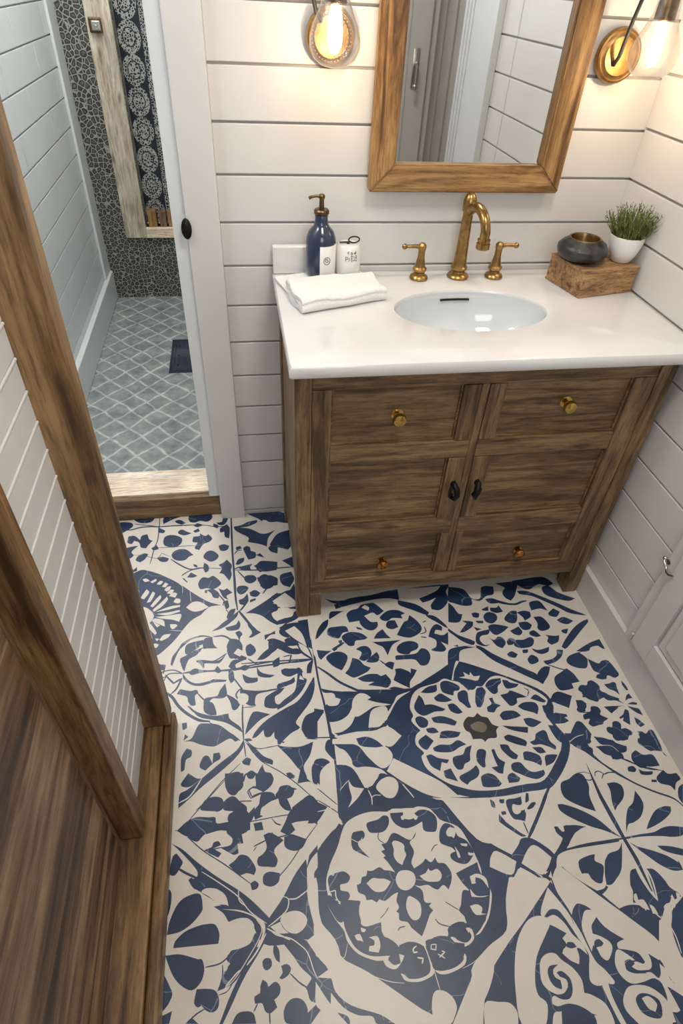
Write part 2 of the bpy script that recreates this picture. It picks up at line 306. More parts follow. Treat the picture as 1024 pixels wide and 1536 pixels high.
# ---------------- the setting ----------------
# floor: one slab with the hand-painted tile pattern as thin glaze layers on it
FP = """N -1512,46 -1490,48 -1465,32 -1466,15 -1486,12 -1503,21
N -1442,30 -1420,39 -1392,38 -1373,18 -1383,-7 -1405,-13 -1428,-6 -1446,13
N -1344,2 -1328,22 -1300,32 -1276,30 -1287,9 -1309,-2 -1326,-13 -1342,-24
N -1258,2 -1247,18 -1230,21 -1218,28 -1195,28 -1176,6 -1178,-15 -1194,-27 -1217,-20 -1234,-27 -1252,-21
N -1500,-3 -1479,1 -1450,-7 -1445,-26 -1463,-45 -1478,-56 -1494,-37
N -1303,-11 -1286,-8 -1266,-26 -1280,-33 -1300,-20
s5.7 -1497,-33 -1452,-42 -1420,-33 -1386,-32 -1352,-36 -1308,-36 -1262,-38 -1228,-39
s3.4 -1438,-14 -1398,-24 -1358,-35
N -1239,-43 -1226,-32 -1205,-43 -1225,-52
s4.0 -1228,-40 -1194,-46 -1165,-55 -1125,-58
N -1160,-35 -1142,-32 -1136,-7 -1116,4 -1125,-34 -1137,-50 -1154,-46
N -1171,-38 -1154,-50 -1157,-65 -1171,-55
N -1148,-66 -1125,-47 -1115,-69 -1118,-119 -1132,-109 -1134,-84 -1148,-87
s3.3 -1357,16 -1355,-35 -1356,-101 -1364,-140 -1369,-186 -1373,-211
N -1358,-39 -1334,-58 -1339,-70 -1356,-64
N -1454,-103 -1454,-74 -1435,-72 -1414,-95 -1410,-75 -1392,-69 -1384,-94 -1372,-103 -1384,-122 -1391,-137 -1408,-131 -1416,-107 -1433,-97 -1439,-112
N -1337,-107 -1332,-88 -1314,-81 -1291,-88 -1276,-102 -1276,-122 -1286,-137 -1302,-143 -1321,-137 -1333,-128
N -1290,-67 -1278,-58 -1261,-70 -1244,-80 -1266,-88 -1286,-80
N -1239,-69 -1222,-58 -1217,-73 -1233,-78
N -1238,-98 -1218,-96 -1216,-84 -1199,-98 -1188,-91 -1175,-112 -1184,-128 -1204,-138 -1217,-164 -1232,-154 -1223,-128 -1240,-122
N -1374,-139 -1357,-125 -1349,-145 -1366,-149
s2.8 -1356,-137 -1324,-140 -1291,-140 -1258,-140 -1226,-143
N -1461,-133 -1438,-124 -1417,-122 -1436,-148 -1428,-168 -1450,-188 -1458,-160
N -1419,-188 -1412,-169 -1395,-160 -1381,-165 -1390,-187 -1404,-200
N -1353,-187 -1335,-182 -1313,-192 -1320,-206 -1338,-204
s2.1 -1429,-164 -1391,-172 -1353,-187 -1338,-166 -1310,-184
N -1306,-177 -1298,-161 -1280,-153 -1258,-158 -1235,-185 -1249,-191 -1261,-205 -1283,-206 -1299,-195
s5.3 -1307,-196 -1276,-226 -1244,-248 -1212,-246 -1181,-250
s2.7 -1186,-249 -1138,-257 -1112,-259
s4.2 -1212,-248 -1239,-252 -1259,-264 -1270,-274
s4.2 -1266,-283 -1250,-304
N -1253,-283 -1241,-262 -1220,-279 -1232,-285
N -1235,-226 -1223,-232 -1220,-243 -1231,-238
N -1200,-223 -1186,-239 -1186,-262 -1196,-268 -1202,-249
N -1203,-196 -1192,-174 -1173,-172 -1154,-194 -1159,-212 -1176,-222 -1192,-213
N -1154,-151 -1137,-145 -1118,-155 -1126,-174 -1146,-175
N -1154,-239 -1138,-230 -1127,-218 -1111,-244 -1114,-266 -1112,-288 -1120,-312 -1138,-281 -1151,-276 -1143,-255
N -1217,-311 -1204,-288 -1185,-292 -1170,-285 -1146,-316 -1154,-332 -1170,-341 -1190,-335 -1210,-336
N -1190,-342 -1170,-341 -1152,-360 -1154,-380 -1169,-375 -1177,-357
N -1154,-339 -1139,-348 -1128,-342 -1111,-362 -1129,-373 -1124,-390 -1139,-378 -1149,-354
s4.1 -1170,-341 -1139,-388 -1132,-409
N -1195,-342 -1187,-342 -1190,-356 -1196,-352
N -1437,-258 -1401,-235 -1375,-240 -1332,-263 -1278,-304 -1230,-351 -1184,-390 -1144,-409 -1184,-413 -1227,-468 -1273,-522 -1312,-558 -1332,-575 -1341,-537 -1397,-332 -1422,-281
N -1438,-224 -1422,-230 -1413,-219 -1411,-236 -1426,-242
C -1251,-405 -1232,-386 -1209,-388 -1183,-411 -1209,-423 -1231,-422
C -1388,-386 -1370,-391 -1354,-406 -1344,-426 -1351,-447 -1364,-458 -1370,-444
C -1237,-460 -1282,-527 -1325,-573 -1331,-580 -1310,-594 -1279,-573 -1249,-525 -1207,-506 -1169,-499 -1140,-472 -1132,-441 -1135,-415 -1149,-408 -1169,-411 -1199,-434
C -1413,-296 -1406,-302 -1395,-324 -1396,-332
C -1388,-350 -1374,-318 -1365,-332 -1378,-358
C -1369,-372 -1355,-330 -1347,-338 -1358,-370
C -1357,-388 -1345,-365 -1331,-346 -1327,-357 -1339,-378 -1350,-393
C -1349,-403 -1329,-380 -1310,-355 -1307,-369 -1323,-393 -1344,-410
C -1341,-412 -1298,-395 -1269,-393 -1269,-400 -1308,-408
C -1338,-420 -1302,-418 -1271,-412 -1268,-419 -1306,-428
C -1340,-430 -1306,-430 -1268,-427 -1263,-435 -1269,-457 -1286,-448 -1320,-439
C -1340,-436 -1315,-446 -1309,-470 -1333,-455 -1349,-444
C -1346,-447 -1323,-464 -1332,-470
C -1362,-455 -1353,-452 -1331,-489 -1335,-497 -1353,-474
C -1360,-464 -1349,-486 -1341,-511 -1351,-498
C -1390,-276 -1380,-272 -1367,-284 -1381,-287
C -1365,-288 -1349,-277 -1346,-286 -1359,-295
C -1345,-300 -1335,-288 -1325,-292 -1334,-304
C -1328,-313 -1319,-296 -1309,-304 -1317,-317
C -1320,-327 -1311,-315 -1300,-314 -1303,-328 -1312,-335
C -1312,-342 -1300,-328 -1290,-331 -1296,-347
C -1305,-353 -1292,-341 -1279,-346 -1285,-362
C -1290,-379 -1283,-365 -1270,-370 -1269,-383 -1277,-386
C -1344,-531 -1333,-527 -1322,-532 -1327,-542 -1340,-540
C -1322,-516 -1311,-500 -1290,-498 -1297,-510 -1315,-520
C -1295,-463 -1278,-465 -1273,-471 -1284,-482 -1292,-477
s3.1 -1431,-245 -1403,-269 -1388,-299 -1391,-319
c1.5 -1293,-485 -1260,-491 -1231,-493
c1.5 -1277,-305 -1265,-320 -1264,-347
c1.5 -1241,-340 -1237,-384
s6.5 -1110,26 -1109,-95 -1108,-191 -1105,-267 -1104,-338 -1101,-393 -1097,-433
N -1102,-62 -1079,-58 -1050,-42 -1020,-36 -1021,-49 -1051,-66 -1080,-69 -1051,-76 -1029,-91 -1012,-105 -989,-108 -960,-94 -985,-129 -993,-172 -1015,-158 -1056,-143 -1053,-122 -1080,-98 -1097,-80
N -1077,16 -1042,21 -1025,0 -1006,16 -993,-22 -1003,-45 -1020,-23 -1037,-4
N -993,-26 -975,-10 -946,-13 -949,-52 -974,-52 -988,-41
N -988,-177 -970,-163 -957,-168 -960,-208 -981,-197
N -1096,-165 -1082,-159 -1076,-171 -1094,-179
N -1072,-172 -1060,-161 -1049,-170 -1047,-186 -1032,-196 -1034,-219 -1057,-226 -1064,-204
s3.9 -1102,-196 -1091,-181 -1077,-179
N -1031,-207 -1017,-200 -1004,-222 -1019,-216
N -1099,-242 -1089,-220 -1070,-215 -1073,-233 -1090,-246
s5.4 -1104,-263 -1085,-256 -1069,-260
N -1093,-257 -1074,-252 -1044,-246 -1052,-260 -1050,-273 -1069,-274 -1085,-265
N -1030,-249 -1014,-236 -963,-246 -965,-277 -993,-265 -1014,-255
N -1034,-268 -1023,-260 -1008,-281 -1022,-287
N -1073,-310 -1067,-296 -1043,-297 -1034,-315 -1050,-330 -1066,-325
N -1031,-322 -1022,-302 -1006,-296 -988,-309 -968,-318 -970,-347 -1004,-350 -1025,-346 -1021,-330
s4.7 -982,-335 -1004,-357 -1018,-377
N -1098,-353 -1092,-338 -1071,-338 -1061,-350 -1075,-369 -1090,-371
N -1059,-367 -1041,-359 -1025,-373 -1037,-387 -1055,-382
N -1093,-394 -1078,-388 -1065,-370 -1063,-397 -1074,-416 -1089,-411
s4.2 -1093,-272 -1070,-307 -1060,-315
s4.7 -1106,-267 -1102,-310 -1101,-393
s6.0 -1063,-397 -1079,-422 -1090,-437
N -1058,-398 -1042,-392 -1040,-400 -1058,-408
N -1074,-448 -1039,-426 -1007,-404 -985,-386 -972,-377 -974,-408 -990,-419 -976,-427 -977,-447 -995,-457 -991,-477 -980,-491 -981,-504 -1002,-488 -1026,-463 -1050,-451
N -1130,-454 -1119,-430 -1102,-426 -1110,-450 -1125,-467
N -1174,-504 -1144,-478 -1117,-456 -1094,-436 -1100,-458 -1125,-483 -1149,-498
N -1134,-494 -1115,-490 -1103,-486 -1095,-471 -1090,-487 -1096,-505 -1116,-508 -1130,-504
s7.9 -1094,-436 -1076,-467 -1057,-500 -1043,-517
N -1068,-480 -1057,-500 -1031,-524 -1044,-531 -1059,-539 -1068,-538 -1057,-521 -1068,-496
N -1106,-516 -1094,-511 -1085,-524 -1092,-535 -1094,-557 -1097,-538
s3.0 -1139,-395 -1139,-415 -1122,-442
N -1139,-395 -1126,-390 -1122,-417 -1132,-428
s5.7 -1284,-605 -1279,-579 -1266,-552 -1244,-529 -1207,-517 -1178,-522
s5.7 -1169,-523 -1140,-524 -1119,-541 -1110,-565 -1112,-582
N -1192,-526 -1171,-523 -1173,-543 -1157,-565 -1182,-562 -1196,-563 -1199,-543
N -1247,-566 -1246,-546 -1230,-538 -1202,-538 -1206,-548 -1220,-558 -1233,-573 -1242,-576
N -1260,-589 -1247,-580 -1224,-568 -1201,-560 -1206,-571 -1228,-588 -1242,-597 -1247,-632 -1255,-614
s3.3 -1226,-568 -1187,-555
N -1128,-563 -1119,-558 -1110,-580 -1110,-605 -1122,-603 -1130,-580
N -1109,-559 -1093,-557 -1086,-574 -1093,-580 -1107,-566
N -1076,-569 -1067,-562 -1055,-572 -1050,-590 -1061,-602 -1075,-598
N -1108,-602 -1094,-596 -1075,-606 -1078,-614 -1099,-609
s5.3 -1046,-617 -1024,-607 -1011,-589 -1009,-560 -999,-555
N -1009,-554 -997,-553 -986,-574 -987,-586 -1005,-601 -1024,-612 -1011,-589
N -1022,-535 -1005,-531 -990,-523 -990,-535 -1005,-537 -1021,-553
N -1216,-603 -1205,-599 -1187,-602 -1184,-611 -1198,-613 -1195,-630 -1205,-612
s4.2 -1186,-611 -1159,-604 -1131,-585
s4.6 -1254,-636 -1213,-633 -1168,-639 -1113,-640 -1058,-633 -990,-628
s5.5 -878,-490 -886,-569 -885,-638 -883,-714 -876,-786 -873,-862 -873,-891
C -887,-486 -867,-488 -878,-582 -876,-639 -887,-615
N -972,-381 -941,-381 -917,-346 -913,-415 -921,-440 -952,-390 -974,-401
C -974,-401 -947,-384 -921,-417 -923,-437 -976,-434
N -976,-427 -946,-440 -916,-438 -919,-450 -952,-444 -977,-439
N -978,-525 -961,-502 -931,-497 -921,-498 -951,-500 -958,-524 -940,-544 -956,-552 -974,-540
N -980,-488 -954,-478 -922,-456 -917,-482 -946,-498 -981,-502
N -921,-495 -890,-492 -890,-556 -885,-598 -905,-537
s4.9 -960,-548 -926,-546 -899,-567 -889,-592
N -966,-559 -951,-552 -932,-563 -924,-582 -949,-582 -962,-571
N -987,-577 -959,-592 -930,-593 -920,-611 -946,-611 -987,-586
s4.2 -929,-581 -918,-611 -890,-636
s4.7 -991,-639 -963,-637 -930,-638 -889,-635
s3.8 -973,-616 -951,-613 -956,-638
N -913,-678 -908,-652 -891,-634 -904,-679
N -983,-659 -969,-655 -946,-661 -932,-657 -922,-672 -930,-679 -936,-694 -920,-699 -924,-714 -945,-742 -978,-768 -1001,-779 -1001,-770 -982,-752 -953,-731 -944,-706 -938,-675 -962,-683 -980,-673
N -996,-705 -968,-698 -948,-685 -950,-703 -978,-712 -997,-720
N -1002,-794 -957,-770 -927,-739 -905,-706 -893,-692 -899,-733 -921,-775 -947,-806 -959,-820 -950,-833 -981,-848 -1000,-874 -1008,-873
C -995,-868 -972,-849 -946,-838 -929,-883
N -876,-567 -865,-535 -847,-510 -828,-499 -834,-524 -854,-549 -869,-565
N -825,-493 -816,-472 -776,-474 -792,-481 -815,-495 -825,-500
N -803,-447 -752,-427 -682,-421 -637,-412 -593,-407 -597,-451 -632,-440 -686,-441 -757,-453 -800,-464
N -603,-451 -549,-474 -516,-510 -526,-519 -565,-495 -602,-471
N -605,-413 -521,-405 -449,-404 -466,-425 -503,-442 -533,-452 -527,-470 -504,-465 -479,-455 -503,-482 -505,-499 -482,-505 -456,-488 -441,-462 -441,-435 -427,-416 -424,-405
N -830,-418 -800,-431 -753,-433 -761,-446 -802,-441
N -770,-487 -755,-474 -733,-469 -721,-457 -699,-453 -678,-455 -654,-488 -677,-502 -690,-490 -718,-500 -702,-524 -682,-526 -685,-544 -703,-556 -722,-549 -734,-532 -736,-516 -767,-519 -770,-503
N -750,-537 -736,-543 -732,-551 -747,-546
C -720,-467 -708,-458 -697,-470 -702,-482
N -671,-510 -643,-489 -611,-490 -591,-505 -605,-510 -603,-523 -633,-518 -651,-527 -666,-523
N -659,-541 -648,-527 -628,-527 -623,-553 -642,-559 -656,-553
N -705,-586 -692,-568 -672,-555 -664,-575 -654,-590 -679,-588
N -711,-597 -676,-599 -626,-600 -654,-614 -676,-648 -683,-620 -698,-608
N -634,-581 -615,-553 -601,-536 -589,-531 -580,-513 -568,-527 -557,-547 -554,-566 -566,-583 -595,-595 -619,-589
N -832,-533 -810,-530 -780,-532 -774,-552 -793,-555 -806,-572 -825,-567 -838,-554
N -789,-560 -768,-554 -739,-562 -722,-580 -734,-586 -759,-587 -766,-602 -781,-602 -793,-586 -798,-570
m7.8 -831,-610 -794,-589
N -833,-607 -822,-600 -816,-609 -827,-616
N -810,-581 -799,-579 -799,-594 -808,-590
N -876,-605 -850,-611 -834,-613 -852,-625 -868,-640 -874,-628
N -853,-636 -837,-621 -813,-618 -795,-629 -792,-644 -806,-670 -815,-681 -838,-663
N -764,-616 -747,-608 -728,-611 -720,-630 -728,-649 -747,-658 -760,-650 -749,-629
N -742,-661 -725,-646 -705,-632 -701,-649 -709,-665 -729,-666
N -807,-691 -792,-674 -778,-643 -760,-653 -749,-671 -732,-682 -744,-694 -774,-706 -788,-707
s3.8 -703,-660 -692,-673 -672,-695
N -692,-676 -676,-669 -662,-674 -672,-697 -687,-684
N -776,-712 -745,-702 -717,-705 -709,-712 -694,-708 -684,-731 -698,-750 -716,-745 -751,-736 -731,-728 -759,-724
N -696,-753 -679,-750 -653,-759 -681,-759
N -677,-729 -666,-709 -665,-695 -648,-695 -627,-708 -624,-714 -620,-698 -604,-706 -619,-726 -632,-740 -637,-760 -659,-744
N -642,-622 -623,-609 -597,-607 -580,-618 -584,-635 -606,-644 -613,-651 -632,-649 -645,-639
N -653,-652 -628,-652 -593,-651 -574,-636 -557,-644 -554,-667 -569,-691 -589,-692 -599,-673 -617,-668 -656,-666
N -531,-518 -504,-525 -481,-556 -474,-576 -485,-568 -505,-547 -522,-532
N -542,-598 -526,-570 -507,-556 -492,-567 -496,-582 -513,-577 -521,-589 -498,-598 -478,-588 -491,-634 -510,-620 -501,-645 -514,-655 -543,-648 -544,-642 -529,-636 -523,-613
s3.5 -564,-586 -545,-580 -545,-561
s4.0 -564,-596 -548,-601
s3.1 -546,-545 -534,-540
s7.3 -881,-661 -856,-685 -827,-716 -794,-740 -765,-757 -720,-768 -674,-766 -631,-764
N -781,-745 -745,-752 -710,-761 -664,-765 -713,-775 -748,-766
N -635,-760 -592,-740 -547,-718 -510,-698 -522,-740 -554,-744 -588,-761 -613,-768 -627,-787 -659,-786 -679,-791 -716,-835 -728,-848 -749,-864 -784,-866 -820,-873 -864,-874 -836,-862 -816,-848 -796,-834 -803,-819 -807,-789 -809,-774 -840,-770 -848,-764 -827,-747 -782,-752 -772,-748
C -801,-780 -784,-760 -765,-760 -749,-774 -760,-780 -734,-791 -700,-801 -718,-803 -746,-802 -770,-814 -795,-825 -806,-814
C -772,-859 -757,-815 -732,-804 -715,-806 -711,-821 -689,-794 -676,-778 -637,-768 -679,-791 -711,-831 -728,-848 -744,-860
N -748,-771 -712,-774 -679,-778 -683,-789 -710,-783
N -751,-781 -724,-785 -694,-796 -713,-797
N -880,-730 -849,-741 -787,-754 -800,-775 -809,-804 -830,-820 -856,-822 -873,-816 -873,-781 -847,-770 -848,-749 -873,-744
C -870,-779 -852,-761 -831,-769 -842,-785 -864,-785
N -801,-834 -784,-817 -764,-814 -768,-838 -775,-861 -792,-861 -804,-852
s4.0 -766,-814 -741,-803 -718,-803 -711,-812
N -942,-848 -938,-826 -920,-804 -897,-793 -880,-800 -901,-826 -914,-847 -908,-871 -927,-868 -939,-860
N -728,-848 -698,-833 -654,-838 -660,-885 -660,-918 -719,-911 -690,-890 -714,-868 -721,-858
N -715,-830 -679,-791 -643,-775 -643,-795 -654,-838 -675,-834
s2.5 -936,-867 -881,-872 -830,-876 -793,-867
s6.0 -871,-862 -862,-874
N -811,-883 -787,-880 -764,-894 -749,-907 -799,-900
C -869,-878 -830,-879 -814,-887 -804,-900 -871,-891
N -427,-416 -382,-431 -367,-471 -340,-474 -324,-434 -307,-426 -281,-432 -292,-463 -316,-467 -344,-484 -368,-474 -375,-497 -403,-497 -426,-485 -444,-472
N -271,-419 -190,-417 -223,-474 -245,-495 -259,-480 -260,-459 -244,-440
N -212,-415 -105,-409 -78,-441 -99,-449 -130,-439 -165,-456 -186,-450 -205,-427
N -446,-479 -435,-497 -427,-524 -415,-529 -432,-556 -458,-556 -467,-552
N -425,-553 -405,-556 -391,-561 -399,-578 -428,-594 -444,-595 -428,-578 -413,-564
N -396,-579 -374,-591 -391,-595
N -386,-529 -374,-527 -362,-532 -370,-547 -385,-543
N -382,-558 -359,-561 -362,-570 -379,-567
N -349,-517 -325,-508 -330,-526 -348,-522
N -321,-514 -300,-516 -291,-507 -285,-534 -307,-537 -323,-527
N -352,-543 -332,-530 -312,-541 -314,-560 -334,-574 -352,-565
s7.5 -324,-483 -296,-490 -273,-502 -237,-510 -212,-503 -195,-501
N -326,-479 -303,-478 -280,-491 -252,-505 -283,-500 -315,-498
N -291,-560 -263,-536 -242,-536 -250,-564 -264,-581 -284,-576
N -244,-542 -220,-538 -201,-544 -206,-563 -230,-576 -232,-561
N -253,-580 -226,-580 -214,-594 -227,-608 -246,-609 -254,-596
N -290,-607 -272,-600 -258,-594 -253,-614 -266,-626 -282,-620
N -234,-620 -216,-614 -202,-636 -218,-638 -233,-630
N -191,-512 -173,-504 -153,-509 -143,-548 -164,-536 -194,-540
N -198,-565 -172,-568 -160,-601 -170,-615 -193,-619 -202,-608 -195,-590
N -189,-634 -160,-641 -146,-640 -159,-662 -184,-671 -192,-658 -183,-644
N -146,-557 -122,-540 -106,-555 -125,-573 -144,-567
N -130,-585 -104,-576 -79,-594 -101,-604 -120,-598
N -131,-623 -108,-620 -121,-637 -132,-632
N -351,-584 -332,-577 -299,-587 -289,-593 -312,-608 -336,-617 -348,-606
N -406,-633 -394,-604 -376,-597 -349,-594 -360,-611 -382,-614 -392,-628 -383,-647 -367,-646 -380,-652 -398,-646
N -350,-633 -333,-623 -320,-631 -319,-649 -335,-665 -349,-654 -359,-629 -368,-618
N -314,-644 -300,-632 -286,-638 -298,-655 -314,-656
N -296,-658 -287,-641 -262,-643 -238,-636 -230,-648 -243,-667 -268,-672 -287,-668
N -329,-686 -312,-678 -297,-690 -310,-701 -326,-695
N -278,-678 -260,-677 -266,-688 -280,-689
N -273,-707 -257,-697 -244,-708 -247,-722 -270,-728 -276,-718
N -249,-675 -231,-683 -209,-680 -194,-676 -204,-693 -227,-698 -243,-688
N -231,-721 -204,-718 -184,-707 -176,-690 -157,-692 -172,-714 -200,-730 -226,-733
N -157,-681 -136,-659 -92,-621 -55,-600 -32,-593 -34,-603 -69,-630 -103,-657 -137,-683 -150,-690
N -211,-458 -179,-462 -148,-483 -122,-503 -89,-530 -61,-554 -27,-578 -43,-576 -81,-562 -104,-539 -141,-507 -171,-484 -206,-472
N -124,-454 -99,-449 -82,-476 -61,-493 -34,-510 -60,-517 -99,-502 -125,-482
s12.6 -410,-650 -367,-690 -320,-727 -276,-768 -261,-792
N -413,-644 -395,-652 -365,-684 -326,-715 -287,-745 -268,-761 -261,-792 -288,-772 -334,-736 -380,-697
N -265,-759 -239,-740 -219,-742 -236,-768 -262,-792 -269,-780
N -474,-576 -451,-603 -421,-622 -408,-632 -418,-643 -444,-628 -466,-601 -477,-585
N -498,-657 -474,-645 -418,-643 -460,-650 -473,-683 -485,-698 -518,-727
N -477,-639 -462,-637 -464,-644
N -34,-670 -29,-696 -45,-691 -66,-692 -88,-704 -121,-706 -152,-716 -164,-732 -156,-747 -135,-758 -114,-758 -100,-734 -102,-722 -112,-708 -69,-685
N -34,-670 -30,-705 -41,-689
N -98,-729 -74,-749 -60,-742 -40,-744 -30,-788 -63,-789 -84,-800 -101,-793 -85,-781 -99,-768
N -219,-775 -193,-762 -174,-753 -162,-771 -155,-799 -181,-802 -181,-817 -204,-820 -223,-817 -228,-796
s3.9 -226,-733 -190,-754 -171,-759
N -162,-814 -141,-812 -125,-800 -110,-810 -112,-826 -101,-843 -69,-863 -74,-871 -107,-855 -135,-862 -156,-854 -167,-835 -154,-829
N -256,-836 -235,-822 -198,-839 -221,-873 -238,-862 -253,-852
N -90,-816 -61,-814 -60,-832 -69,-839 -84,-830
N -192,-852 -177,-857 -170,-873 -188,-890 -198,-882
N -192,-897 -169,-890 -148,-878 -138,-887 -146,-903 -128,-915 -141,-921 -170,-931 -187,-928 -177,-911 -194,-907
N -123,-881 -92,-883 -85,-889 -111,-902
N -296,-898 -266,-883 -236,-889 -248,-895 -237,-908 -256,-913 -283,-910
N -224,-915 -206,-917 -199,-951 -210,-954 -206,-971 -233,-974 -263,-970 -248,-942 -221,-930
N -146,-942 -132,-941 -119,-926 -104,-928 -130,-976 -140,-961 -149,-951
N -191,-959 -164,-967 -135,-987 -180,-981
N -1353,-513 -1268,-523 -1308,-558 -1334,-575
C -1334,-509 -1322,-512 -1329,-520
N -1121,-535 -1097,-543 -1086,-568 -1094,-601 -1108,-608 -1122,-586 -1131,-563
N -1077,-572 -1064,-560 -1053,-572 -1049,-590 -1064,-602 -1075,-595
C -1112,-588 -1100,-572 -1086,-585 -1094,-601
s5.2 -1282,-608 -1276,-584 -1266,-558 -1248,-537 -1235,-527
N -1247,-571 -1246,-546 -1230,-536 -1197,-531 -1201,-548 -1220,-563 -1238,-575
N -1260,-592 -1242,-580 -1220,-572 -1201,-560 -1215,-581 -1233,-590 -1241,-605 -1247,-632 -1255,-609
N -1196,-560 -1195,-532 -1171,-529 -1168,-549 -1157,-565 -1178,-563
N -1216,-600 -1205,-598 -1168,-606 -1150,-604 -1131,-585 -1145,-609 -1154,-616 -1193,-611 -1193,-628 -1202,-613
N -1127,-630 -1113,-610 -1076,-612 -1094,-618 -1108,-627 -1102,-644 -1113,-645
s5.5 -1258,-636 -1231,-636 -1200,-636 -1168,-639 -1122,-642 -1077,-641 -1030,-639 -960,-637 -893,-632
N -1236,-636 -1220,-625 -1200,-632 -1182,-640 -1209,-642 -1226,-645
N -1168,-639 -1157,-624 -1145,-642 -1154,-648
N -1100,-639 -1081,-630 -1067,-640 -1082,-649
N -1004,-629 -984,-615 -986,-642 -1003,-648
N -1048,-618 -1028,-595 -1003,-578 -978,-569 -946,-591 -919,-606 -929,-613 -958,-607 -989,-583 -1010,-606 -1029,-618
s3.7 -1073,-610 -1053,-628 -1044,-635
s3.8 -949,-613 -960,-640
N -1016,-553 -996,-550 -964,-568 -950,-582 -979,-581 -1007,-563
s4.2 -931,-575 -919,-606 -893,-632
s3.9 -939,-562 -903,-590 -891,-632
N -912,-676 -905,-652 -889,-635 -901,-680
N -1325,-609 -1319,-596 -1300,-609 -1304,-619 -1317,-618
s3.6 -1328,-600 -1300,-604 -1303,-630 -1321,-622 -1315,-644 -1289,-642
s5.4 -1298,-636 -1274,-665 -1253,-652 -1265,-682 -1279,-697
s3.6 -1321,-628 -1281,-622 -1251,-636 -1289,-634 -1301,-656
N -1264,-699 -1256,-685 -1229,-694 -1212,-693 -1207,-704 -1216,-710 -1213,-738 -1224,-739 -1233,-726 -1238,-710
N -1251,-636 -1235,-660 -1212,-673 -1177,-669 -1168,-665 -1132,-672 -1136,-677 -1168,-676 -1199,-682 -1226,-676 -1248,-655
N -1127,-641 -1114,-648 -1112,-675 -1121,-684 -1127,-668
s4.0 -1114,-667 -1096,-698 -1090,-708
N -1089,-659 -1069,-672 -1048,-675 -1051,-688 -1078,-689 -1087,-675
N -1049,-640 -1040,-657 -1023,-667 -1000,-673 -1016,-679 -1046,-670
N -1193,-740 -1189,-721 -1159,-718 -1150,-701 -1136,-682 -1132,-718 -1146,-727 -1168,-724 -1178,-732 -1168,-739 -1161,-759 -1159,-774 -1176,-772 -1191,-760
s4.0 -1209,-704 -1194,-723 -1167,-749
N -1137,-713 -1115,-728 -1096,-748 -1107,-764 -1118,-764 -1124,-739
s4.0 -1090,-703 -1099,-707 -1108,-721 -1102,-737
N -1097,-705 -1057,-715 -1026,-717 -990,-719 -1026,-722 -1053,-728 -1059,-753 -1055,-760 -1072,-758 -1085,-749 -1075,-731 -1084,-720 -1097,-718
s3.2 -1026,-718 -990,-716
N -1035,-763 -1032,-741 -1022,-732 -994,-718 -976,-715 -991,-731 -1005,-740 -1004,-760 -993,-763 -961,-755 -947,-742 -931,-718 -922,-698 -940,-675 -963,-675 -981,-662 -957,-657 -925,-663 -925,-688 -915,-699 -927,-724 -947,-747 -976,-766 -1007,-774 -1029,-769
N -995,-702 -974,-697 -951,-692 -971,-711 -994,-713
C -1104,-732 -1093,-718 -1076,-733 -1080,-747 -1094,-753 -1102,-745
s4.3 -1091,-751 -1093,-792 -1092,-851
s7.8 -1302,-684 -1277,-705 -1258,-735 -1236,-759 -1205,-782 -1176,-790
s4.3 -1234,-738 -1214,-759 -1180,-776 -1146,-787 -1116,-807 -1094,-829
N -1232,-736 -1210,-758 -1167,-775 -1129,-773 -1125,-790 -1100,-814 -1094,-831 -1133,-800 -1167,-787 -1206,-772
N -1088,-838 -1083,-816 -1073,-789 -1060,-776 -1021,-789 -1048,-802 -1075,-826
s2.6 -1090,-761 -1059,-762
N -1071,-850 -1062,-833 -1031,-804 -981,-777 -949,-762 -918,-730 -896,-691 -896,-723 -913,-766 -956,-818 -947,-836 -980,-862 -993,-873 -1013,-857 -1014,-839 -1025,-851 -1038,-849 -1041,-831 -1059,-847
N -1241,-836 -1221,-830 -1205,-796 -1184,-794 -1154,-802 -1134,-819 -1117,-835 -1105,-850 -1113,-853 -1126,-843 -1150,-853 -1167,-859 -1196,-851 -1220,-839
N -1238,-817 -1229,-825 -1241,-834
s3.4 -1178,-792 -1125,-829 -1101,-852
N -1247,-786 -1235,-785 -1234,-801 -1244,-805
N -1278,-754 -1270,-750 -1263,-756 -1274,-760
N -1245,-883 -1242,-871 -1232,-855 -1220,-863 -1221,-878 -1233,-885 -1236,-910 -1244,-913
N -1200,-906 -1191,-882 -1179,-882 -1169,-902 -1167,-877 -1152,-876 -1150,-892 -1167,-902 -1186,-918
N -1246,-980 -1243,-965 -1228,-959 -1194,-936 -1151,-904 -1110,-876 -1092,-851 -1095,-873 -1118,-900 -1159,-932 -1197,-959 -1220,-979 -1246,-999
c3.1 -1246,-987 -1220,-974 -1194,-936
N -1242,-941 -1226,-919 -1206,-934 -1194,-936 -1221,-952 -1240,-949
s2.3 -1102,-911 -1147,-950 -1189,-995 -1206,-1009
s2.9 -1092,-851 -1088,-896
N -1098,-907 -1086,-898 -1075,-904 -1080,-920 -1094,-914
N -1086,-859 -1068,-872 -1045,-899 -1023,-913 -1024,-925 -1046,-914 -1069,-890
s2.4 -1088,-856 -1053,-909 -1007,-944 -970,-978 -930,-1022
s2.5 -1088,-852 -1060,-878 -1023,-878 -1002,-876
N -1092,-849 -1076,-849 -1070,-856 -1084,-856
N -1010,-876 -986,-883 -952,-887 -918,-878 -930,-912 -949,-939 -944,-969 -964,-978 -955,-955 -966,-937 -984,-909
N -993,-950 -983,-949 -972,-959 -976,-965 -988,-961
N -944,-846 -939,-821 -926,-803 -897,-795 -906,-869 -929,-868
s2.5 -933,-868 -907,-873
N -929,-942 -913,-927 -921,-988 -931,-979
N -958,-946 -944,-969 -930,-983 -921,-992 -937,-978 -968,-978
